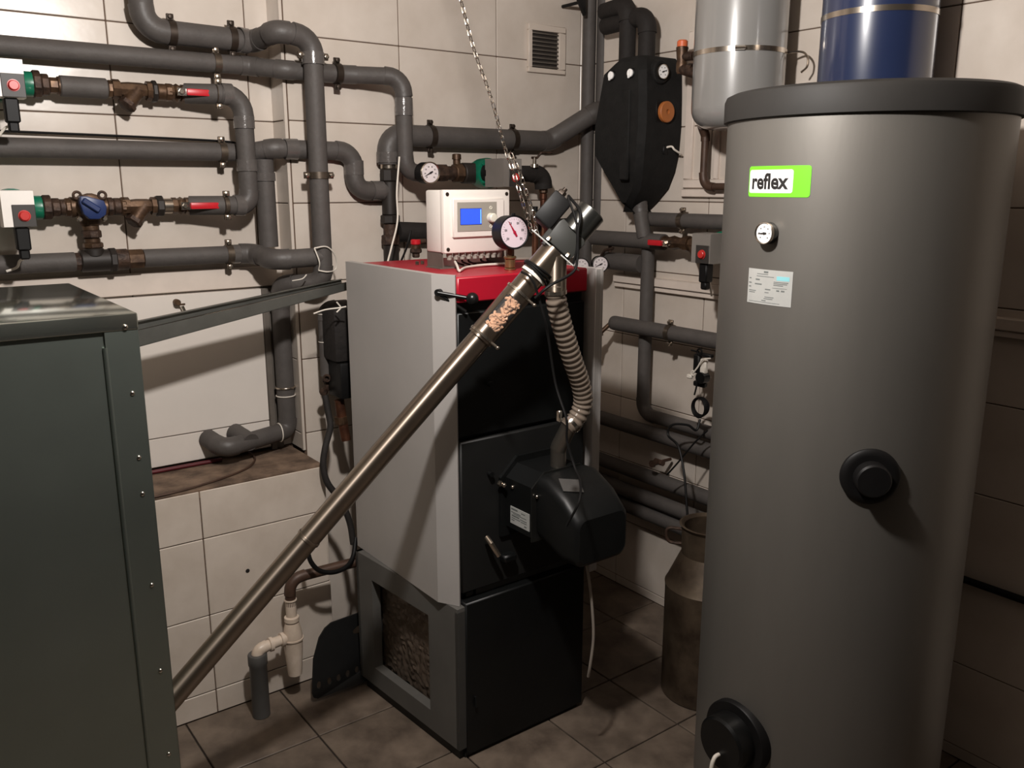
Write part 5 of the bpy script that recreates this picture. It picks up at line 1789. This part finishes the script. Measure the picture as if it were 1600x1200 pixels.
# capped pipe
t, a_, z_ = rpipe('level grey pipe with a rounded blind end and eye clamp, right of the boiler', (960, 510), (1115, 526), 0.027, 2.235, (1048,))
M().lathe([(0, 0.0275), (0.012, 0.026), (0.020, 0.018), (0.023, 0.006)], V((2.235, a_.y - 0.005, z_)), Y_, 20).build('end_cap', 'foam_elbow', t)
d0_ = V((2.235, a_.y, z_))
g = M(); g.tube([d0_ + V((-0.005, 0.012, 0.0)), at(938, 520, X=2.20), at(925, 532, X=2.17)], 0.0085, 10); g.lathe([(0, 0.016), (0.022, 0.016)], at(940, 518, X=2.20), V((-0.5, 0.6, -0.4)), 8); g.tube([at(934, 524, X=2.19), at(930, 540, X=2.18)], 0.009, 8)
g.build('drain_tap', 'old_brass', t)
# the pipes near the floor
for (p0_, p1_), lab in ((((945, 643), (1100, 702)), 'dark grey pipe under the bent upright pipe on the right wall'), (((990, 727), (1100, 776)), 'highest of three parallel low pipes behind the burner'), (((985, 760), (1098, 812)), 'middle one of three parallel low pipes behind the burner'), (((980, 792), (1093, 836)), 'lowest of three parallel low pipes behind the burner')):
    a, b = wl(*p0_), wl(*p1_)
    t = thing('insulated_pipe', lab, 'pipe', (2.265, 2.6, b.z), 'low pipes on the right wall')
    M().tube([V((2.265, 2.60, b.z)), V((2.265, b.y - 0.5, b.z))], 0.027, 18).build('pipe_insulation', 'foam', t)
q = wl(1030, 722, 2.24)
t = thing('drain_cock', 'small brown valve among the low pipes behind the burner', 'valve', q)
g = M(); g.lathe([(-0.02, 0.011), (0.02, 0.011)], q, Y_, 8); g.lathe([(0, 0.009), (0.03, 0.009), (0.031, 0.014), (0.04, 0.014)], q, -X_, 8); g.tube([q, V((2.30, q.y, q.z))], 0.006, 8); g.build('valve_body', 'brown_pipe', t)
q0_ = at(1500, 903, X=2.312); q1_ = at(1625, 948, X=2.312)
m = M().tube([V((2.312, q0_.y + 0.3, q0_.z)), V((2.312, q1_.y - 0.5, q0_.z))], 0.010, 10)
tag(m.build('wall_pipe', 'black_cable'), 'thin dark pipe on the shaded wall right of the tank', 'pipe')

# ------------------------------------------------------------------ wiring hung under the capped pipe
h0 = at(1093, 548, X=2.21)
t = thing('wiring_bundle', 'tangle of black clip and white connectors hanging beside the tank edge', 'wiring', h0)
g = M(); g.box(at(1090, 568, X=2.20), (0.02, 0.028, 0.065), 0.005); g.box(at(1102, 555, X=2.20), (0.02, 0.06, 0.012), 0.003); g.tube([at(1080, 547, X=2.20), at(1092, 550, X=2.20)], 0.003, 6)
g.ring(at(1093, 550, X=2.19), -X_, 0.010, 0.003, 16, 6)
g.build('clip', 'black_plastic', t)
g = M(); g.box(at(1078, 588, X=2.19), (0.014, 0.022, 0.014), 0.003); g.box(at(1100, 572, X=2.20), (0.016, 0.026, 0.05), 0.004); g.ring(at(1083, 583, X=2.185), -X_, 0.008, 0.0025, 14, 6)
g.tube(spline([at(1083, 583, X=2.18), at(1090, 574, X=2.18), at(1098, 562, X=2.18), at(1110, 560, X=2.18)]), 0.0028, 6)
g.build('connector', 'white_cable', t)
g = M(); g.lathe([(-0.014, 0.020), (0.014, 0.020)], at(1098, 590, X=2.20), -X_, 14); g.box(at(1094, 600, X=2.21), (0.02, 0.05, 0.018), 0.004)
g.build('junction_plug', 'black_gloss', t)
g = M()
cc_ = at(1096, 635, X=2.20)
for k in range(4):
    g.ring(cc_ - X_ * (0.004 * k) + V((0, 0.001 * k, -0.0012 * k)), V((-1, 0.08 * (k - 1), 0.05)), 0.030 + 0.001 * k, 0.003, 30, 6)
g.tube(spline([at(1092, 575, X=2.19), at(1089, 600, X=2.19), at(1085, 617, X=2.19)]), 0.003, 6)
g.build('cable_coil', 'black_cable', t)
m = M()
m.tube(spline([at(1094, 655, X=2.19), at(1088, 672, X=2.17), at(1074, 664, X=2.15), at(1050, 664, X=2.12), at(1044, 680, X=2.11), at(1060, 698, X=2.10), at(1069, 740, X=2.08), at(1073, 790, X=2.06), at(1078, 850, X=2.04), at(1081, 868, X=2.03)]), 0.0042, 8)
m.tube(spline([at(1106, 672, X=2.18), at(1085, 692, X=2.16), at(1060, 722, X=2.14), at(1042, 742, X=2.14)]), 0.003, 8)
tag(m.build('hanging_cable', 'black_cable'), 'black cable looping down from the wiring bundle into the metal can', 'cable')

# ------------------------------------------------------------------ old metal milk can
CC, CR = V((2.015, 1.650, 0)), 0.135
t = thing('milk_can', 'old dull metal milk can standing between burner and tank', 'can', CC)
M().lathe([(0, CR - 0.006), (0.004, CR), (0.36, CR), (0.375, CR + 0.002), (0.385, CR - 0.004), (0.47, CR - 0.042), (0.478, CR - 0.046), (0.56, CR - 0.044), (0.572, CR - 0.036), (0.574, CR - 0.042), (0.565, CR - 0.052), (0.48, CR - 0.056)], CC, Z_, 44).build('can_body', 'old_metal', t, ang=25)
left = (V((CAM.x, CAM.y, 0)) - CC).normalized(); left = V((left.y, -left.x, 0))
if left.dot(RH) > 0: left = -left
for s in (1, -1):
    o_ = CC + left * s * (CR - 0.045) + Z_ * 0.535
    M().tube(spline([o_ + Z_ * 0.012, o_ + left * s * 0.04 + Z_ * 0.012, o_ + left * s * 0.048 - Z_ * 0.012, o_ + left * s * 0.036 - Z_ * 0.034, o_ - Z_ * 0.036]), 0.0055, 8).build('handle', 'rust_iron', t)

# ------------------------------------------------------------------ vent grille
YV = YA - 0.004
v0, v1_ = at(823, 38, Y=YV), at(880, 118, Y=YV)
i0, i1 = at(832, 48, Y=YV - 0.012), at(873, 109, Y=YV - 0.012)
vx0, vx1, vz0, vz1 = v0.x, v1_.x, at(850, 115, Y=YV).z, at(850, 40, Y=YV).z
ix0, ix1, iz0, iz1 = i0.x, i1.x, at(852, 107, Y=YV - 0.012).z, at(852, 49, Y=YV - 0.012).z
t = thing('vent_grille', 'square white vent grille with dark slots high on the back wall', 'vent', ((vx0 + vx1) / 2, YV, vz0))
m = M()
m.box2((vx0, YV - 0.014, vz0), (vx1, YV, iz0), 0.002); m.box2((vx0, YV - 0.014, iz1), (vx1, YV, vz1), 0.002)
m.box2((vx0, YV - 0.014, iz0), (ix0, YV, iz1), 0.002); m.box2((ix1, YV - 0.014, iz0), (vx1, YV, iz1), 0.002)
m.build('vent_frame', 'vent_white', t)
m = M(); m.box2((ix0, YV - 0.002, iz0), (ix1, YV + 0.0, iz1)); m.build('vent_back', 'vent_dark', t)
ns_ = 9
for k in range(ns_):
    zc_2 = iz0 + (k + 0.5) * (iz1 - iz0) / ns_
    M().box(((ix0 + ix1) / 2, YV - 0.007, zc_2), (ix1 - ix0, 0.011, 0.0035), 0.0008, (X_, (Y_ * 0.85 + Z_ * 0.52).normalized(), (Z_ * 0.85 - Y_ * 0.52).normalized())).build('slat', 'vent_dark' if k % 1 else 'steel_profile', t)

# ------------------------------------------------------------------ white board, profile and latch in the niche
YB_ = 2.715
bx1 = at(415, 560, Y=YB_).x
zsm = at(420, 657, Y=YB_).z; ztp = at(420, 450, Y=YB_).z
t = thing('white_board', 'plain white panel closing the niche behind the sloping channel', 'panel', (bx1 - 0.5, YB_, ZL))
m = M(); m.box2((-0.6, YB_, zsm + 0.002), (bx1, YB_ + 0.02, ztp), 0.0015); m.build('upper_board', 'white_board', t)
m = M(); m.box2((-0.6, YB_ + 0.001, ZL + 0.012), (bx1, YB_ + 0.02, zsm - 0.001), 0.0015); m.build('lower_board', 'white_board', t)
m = M(); m.box2((-0.6, YB_ + 0.006, ztp + 0.006), (XN - 0.03, YN - 0.007, ztp + 0.07), 0.002); m.build('top_strip', 'white_trim', t)
m = M(); m.box2((bx1 + 0.001, YB_ - 0.004, ZL), (bx1 + 0.022, YN - 0.006, ztp), 0.002); m.box2((bx1 + 0.022, YB_ + 0.012, ZL), (bx1 + 0.05, YN - 0.006, ztp), 0.001)
m.build('edge_profile', 'steel_profile', t)
q = at(275, 472, Y=YB_)
g = M(); g.lathe([(0, 0.010), (0.018, 0.010), (0.022, 0.007)], q, OUT, 16); g.box(q + V((0.012, -0.02, -0.006)), (0.018, 0.004, 0.006), 0.001); 
lt = g.build('panel_lock', 'old_brass', t)
g = M(); g.tube([q + V((0.014, -0.01, -0.012)), q + V((0.020, -0.012, -0.03)), q + V((0.008, -0.012, -0.04))], 0.006, 8); g.build('key', 'zinc_bright', lt)
# ledge clutter
m = M().tube([V((0.2, 2.690, ZL + 0.0075)), V((at(345, 702, Y=2.69).x, 2.690, ZL + 0.0075))], 0.0065, 10)
tag(m.build('red_hose', 'red_hose'), 'thin dark red hose lying on the ledge along the white panel foot', 'hose')
g = M().tube(spline([at(229, 779, Z=ZL + 0.004), at(290, 765, Z=ZL + 0.004), at(345, 748, Z=ZL + 0.004), at(385, 732, Z=ZL + 0.004), at(398, 719, Z=ZL + 0.004), at(394, 710, Z=ZL + 0.006), at(388, 707, Z=ZL + 0.01)]), 0.0035, 8)
tag(g.build('loose_cable', 'brown_pipe'), 'thin brown cable curving over the cement ledge', 'cable')

# ------------------------------------------------------------------ narrow gap left of the boiler
q = at(505, 480, Y=2.56)
t = thing('insulated_pipe', 'slim grey foam pipe with a small tap, hanging left of the boiler under the channel', 'pipe', at(504, 585, Y=2.56), 'slim pipes left of the boiler')
xq = q.x
zq0, zq1 = at(503, 588, Y=2.56).z, at(505, 486, Y=2.56).z
add_pipe(t, [(xq + 0.08, 2.56, zq1 + 0.012), (xq, 2.56, zq1 + 0.012), (xq, 2.56, zq0)], 0.019, [0.03])
M().ring((xq, 2.56, at(504, 534, Y=2.56).z), Z_, 0.0195, 0.0015).build('cable_tie', 'white_cable', t)
M().ring((xq, 2.56, at(505, 490, Y=2.56).z), Z_, 0.0195, 0.0015).build('cable_tie', 'white_cable', t)
g = M(); g.lathe([(0, 0.014), (0.02, 0.014), (0.022, 0.010), (0.05, 0.010)], (xq, 2.56, zq0), -Z_, 8); g.lathe([(0, 0.008), (0.026, 0.008), (0.0262, 0.013), (0.04, 0.013)], (xq, 2.56, zq0 - 0.045), V((-0.7, -0.7, 0)), 8); g.ring((xq - 0.008, 2.54, zq0 - 0.004), V((-0.6, -0.8, 0)), 0.010, 0.004, 14, 6)
g.build('tap', 'rust_iron', t)
b0, b1 = at(513, 500, Y=2.50), at(548, 640, Y=2.50)
t = thing('black_housing', 'tall black boxed housing squeezed between the wall and the boiler', 'housing', ((b0.x + b1.x) / 2, 2.48, b1.z))
m = M(); m.box2((b0.x, 2.46, at(515, 565, Y=2.5).z), (b0.x + 0.12, 2.56, at(515, 482, Y=2.5).z), 0.01, 2); m.build('upper_case', 'black_foam', t)
m = M(); m.box2((b0.x + 0.012, 2.455, at(515, 622, Y=2.5).z), (b0.x + 0.12, 2.55, at(515, 566, Y=2.5).z), 0.006, 2); m.build('lower_case', 'black_plastic', t)
t = thing('brass_drain_branch', 'old brass and copper branch hanging under the black housing left of the boiler', 'fittings', at(534, 650, Y=2.5))
e_ = at(530, 625, Y=2.50)
g = M(); g.tube([e_, at(534, 652, Y=2.50), at(541, 688, Y=2.49)], 0.016, 12); g.build('pipe_length', 'copper', t)
g = M(); g.lathe([(-0.012, 0.021), (0.012, 0.021)], at(533, 656, Y=2.50), V((0.1, 0, -1)), 8); g.build('union_nut', 'old_brass', t)
m = M().tube(spline([at(508, 618, Y=2.52), at(513, 645, Y=2.50), at(516, 668, Y=2.48), at(508, 700, Y=2.45), at(505, 728, Y=2.44), at(512, 755, Y=2.43), at(532, 782, Y=2.42), at(546, 815, Y=2.41), at(552, 850, Y=2.40)]), 0.0105, 10)
tag(m.build('black_hose', 'black_foam'), 'black hose drooping in the gap left of the boiler, over the ledge end', 'hose')
m = M().tube(spline([at(480, 858, Y=2.345), at(486, 878, Y=2.335), at(500, 892, Y=2.33), at(522, 894, Y=2.33), at(542, 885, Y=2.345), at(552, 868, Y=2.37), at(556, 840, Y=2.40)]), 0.0075, 10)
tag(m.build('cable_loop', 'black_cable'), 'black cable loop hanging below the feed tube left of the boiler', 'cable')
m = M().tube(spline([at(490, 490, Y=2.40), at(508, 484, Y=2.40), at(530, 481, Y=2.39), at(541, 479, Y=2.38)]), 0.0022, 6)
m.tube(spline([at(526, 472, Y=2.39), at(532, 479, Y=2.39)]), 0.0022, 6); m.tube(spline([at(526, 488, Y=2.39), at(533, 481, Y=2.39)]), 0.0022, 6)
tag(m.build('cable_ties', 'white_cable'), 'white plastic ties sticking out under the channel left of the boiler', 'cable tie')

# ------------------------------------------------------------------ drain trap
YT = 2.385
t = thing('drain_trap', 'white plastic bottle trap with brown inlet and grey floor pipe below the feed tube', 'drain', at(395, 1108, Z=0.0))
pts = [at(556, 897, Y=2.375), at(452, 905, Y=YT), at(456, 945, Y=YT)]
pts[0].z = pts[1].z
pts[2].x = pts[1].x
add_pipe(t, pts, 0.0165, [0.04], material='brown_pipe', elbow='brown_pipe', name='inlet_pipe', grow=1.1)
xt = pts[1].x
def tz(py, px=456): return at(px, py, Y=YT).z
M().lathe([(0, 0.0185), (0.004, 0.0195), (0.006, 0.0165), (tz(935) - tz(968), 0.0165)], (xt, YT, tz(935)), -Z_, 20).build('inlet_tube', 'pvc_white', t)
M().lathe([(0, 0.019), (0.003, 0.023), (0.016, 0.023), (0.019, 0.020)], (xt, YT, tz(962)), -Z_, 24).build('collar_nut', 'pvc_white', t)
M().lathe([(0, 0.021), (0.02, 0.026), (0.04, 0.030), (0.052, 0.0305), (0.0525, 0.033), (0.057, 0.033), (0.0575, 0.030), (0.10, 0.028), (tz(972) - tz(1054), 0.022)], (xt, YT, tz(972)), -Z_, 28).build('trap_cup', 'pvc_white', t)
q0 = V((xt, YT, tz(990)))
xo = at(400, 1000, Y=YT - 0.01).x
hz = tz(993)
q0.z = hz
add_pipe(t, [q0, V((xo, YT - 0.012, hz - 0.004)), V((xo, YT - 0.012, tz(1024, 395)))], 0.0165, [0.032], material='pvc_white', elbow='pvc_white', name='outlet_tube', grow=1.12)
for s in (0.3, 0.62):
    c_ = q0.lerp(V((xo, YT - 0.012, hz - 0.004)), s)
    M().lathe([(-0.006, 0.019), (-0.005, 0.022), (0.005, 0.022), (0.006, 0.019)], c_, X_, 22).build('collar_nut', 'pvc_white', t)
zg_ = tz(1020, 395)
M().lathe([(0, 0.027), (0.003, 0.029), (0.034, 0.029), (0.038, 0.0265), (zg_ - 0.002, 0.0265)], (xo, YT - 0.012, zg_), -Z_, 26).build('floor_pipe', 'pvc_grey', t)

# ------------------------------------------------------------------ black plastic shovel leaning on the wall
YS_ = at(488, 1085, Z=0.006).y
lean = V((0, 0.16, 1)).normalized()
def shp(px, py):
    """outline point of the blade, in the leaning plane through the blade's foot"""
    n_ = X_.cross(lean)
    o_ = V((0, YS_, 0.006))
    d = ray(px, py)
    tt = (o_ - CAM).dot(n_) / d.dot(n_)
    p = CAM + d * tt
    return (p.x, (p - o_).dot(lean))
ol = [shp(*p) for p in ((488, 1085), (481, 1083), (478, 1076), (481, 1024), (491, 992), (501, 978), (512, 970), (559, 962))]
xm = ol[-1][0] + 0.055
sh = [(x, y) for x, y in ol]
sh[-1] = (xm - 0.022, sh[-1][1] + 0.012)
mir = [(2 * xm - x, y) for x, y in reversed(sh)]
outl = sh + mir
# blade with real holes: fill outline and hole loops
bm = bmesh.new()
def loop(pts):
    vs = [bm.verts.new((p[0], p[1], 0)) for p in pts]
    return [bm.edges.new((vs[i], vs[(i + 1) % len(vs)])) for i in range(len(vs))]
ed = loop(outl)
hc = [shp(*p) for p in ((490, 1064), (508, 1059), (524, 1055), (540, 1050), (556, 1045))]
hc = hc + [(2 * xm - x, y) for x, y in hc if 2 * xm - x > hc[-1][0] + 0.02]
for x, y in hc:
    ed += loop([(x + 0.0085 * math.cos(a), y + 0.0115 * math.sin(a)) for a in [2 * PI * k / 12 for k in range(12)]])
hy = shp(555, 985)[1]
hx_ = shp(549, 985)[0]
hw = xm - hx_
ed += loop([(xm + hw * math.cos(a), hy + 0.020 * math.sin(a)) for a in [2 * PI * k / 18 for k in range(18)]])
bmesh.ops.triangle_fill(bm, edges=ed, use_beauty=True)
r_ = bmesh.ops.extrude_face_region(bm, geom=bm.faces[:])
for g in r_['geom']:
    if isinstance(g, bmesh.types.BMVert): g.co.z += 0.006
m = M()
nrm_ = X_.cross(lean)
if nrm_.y > 0: nrm_ = -nrm_
o_ = V((0, YS_, 0.006))
cx_ = xm
m.addbm(bm, lambda p: o_ + X_ * p.x + lean * p.y + nrm_ * (p.z + 0.03 * max(0, abs(p.x - cx_) / 0.13 - 0.55)))
tag(m.build('coal_shovel', 'shovel_black'), 'black plastic shovel blade with a row of holes, standing behind the boiler', 'shovel')

# ------------------------------------------------------------------ holder of the bulb, above the frame
t = thing('pendant_lamp', 'bare bulb holder on a black flex under the ceiling', 'lamp', LAMP + V((0, 0, 0.06)))
M().tube([LAMP + V((0, 0, 0.12)), V((LAMP.x, LAMP.y, CEIL))], 0.004, 8).build('flex', 'black_cable', t)
M().lathe([(0.06, 0.020), (0.065, 0.022), (0.10, 0.022), (0.115, 0.014), (0.125, 0.007)], LAMP, Z_, 20).build('lamp_holder', 'black_plastic', t)
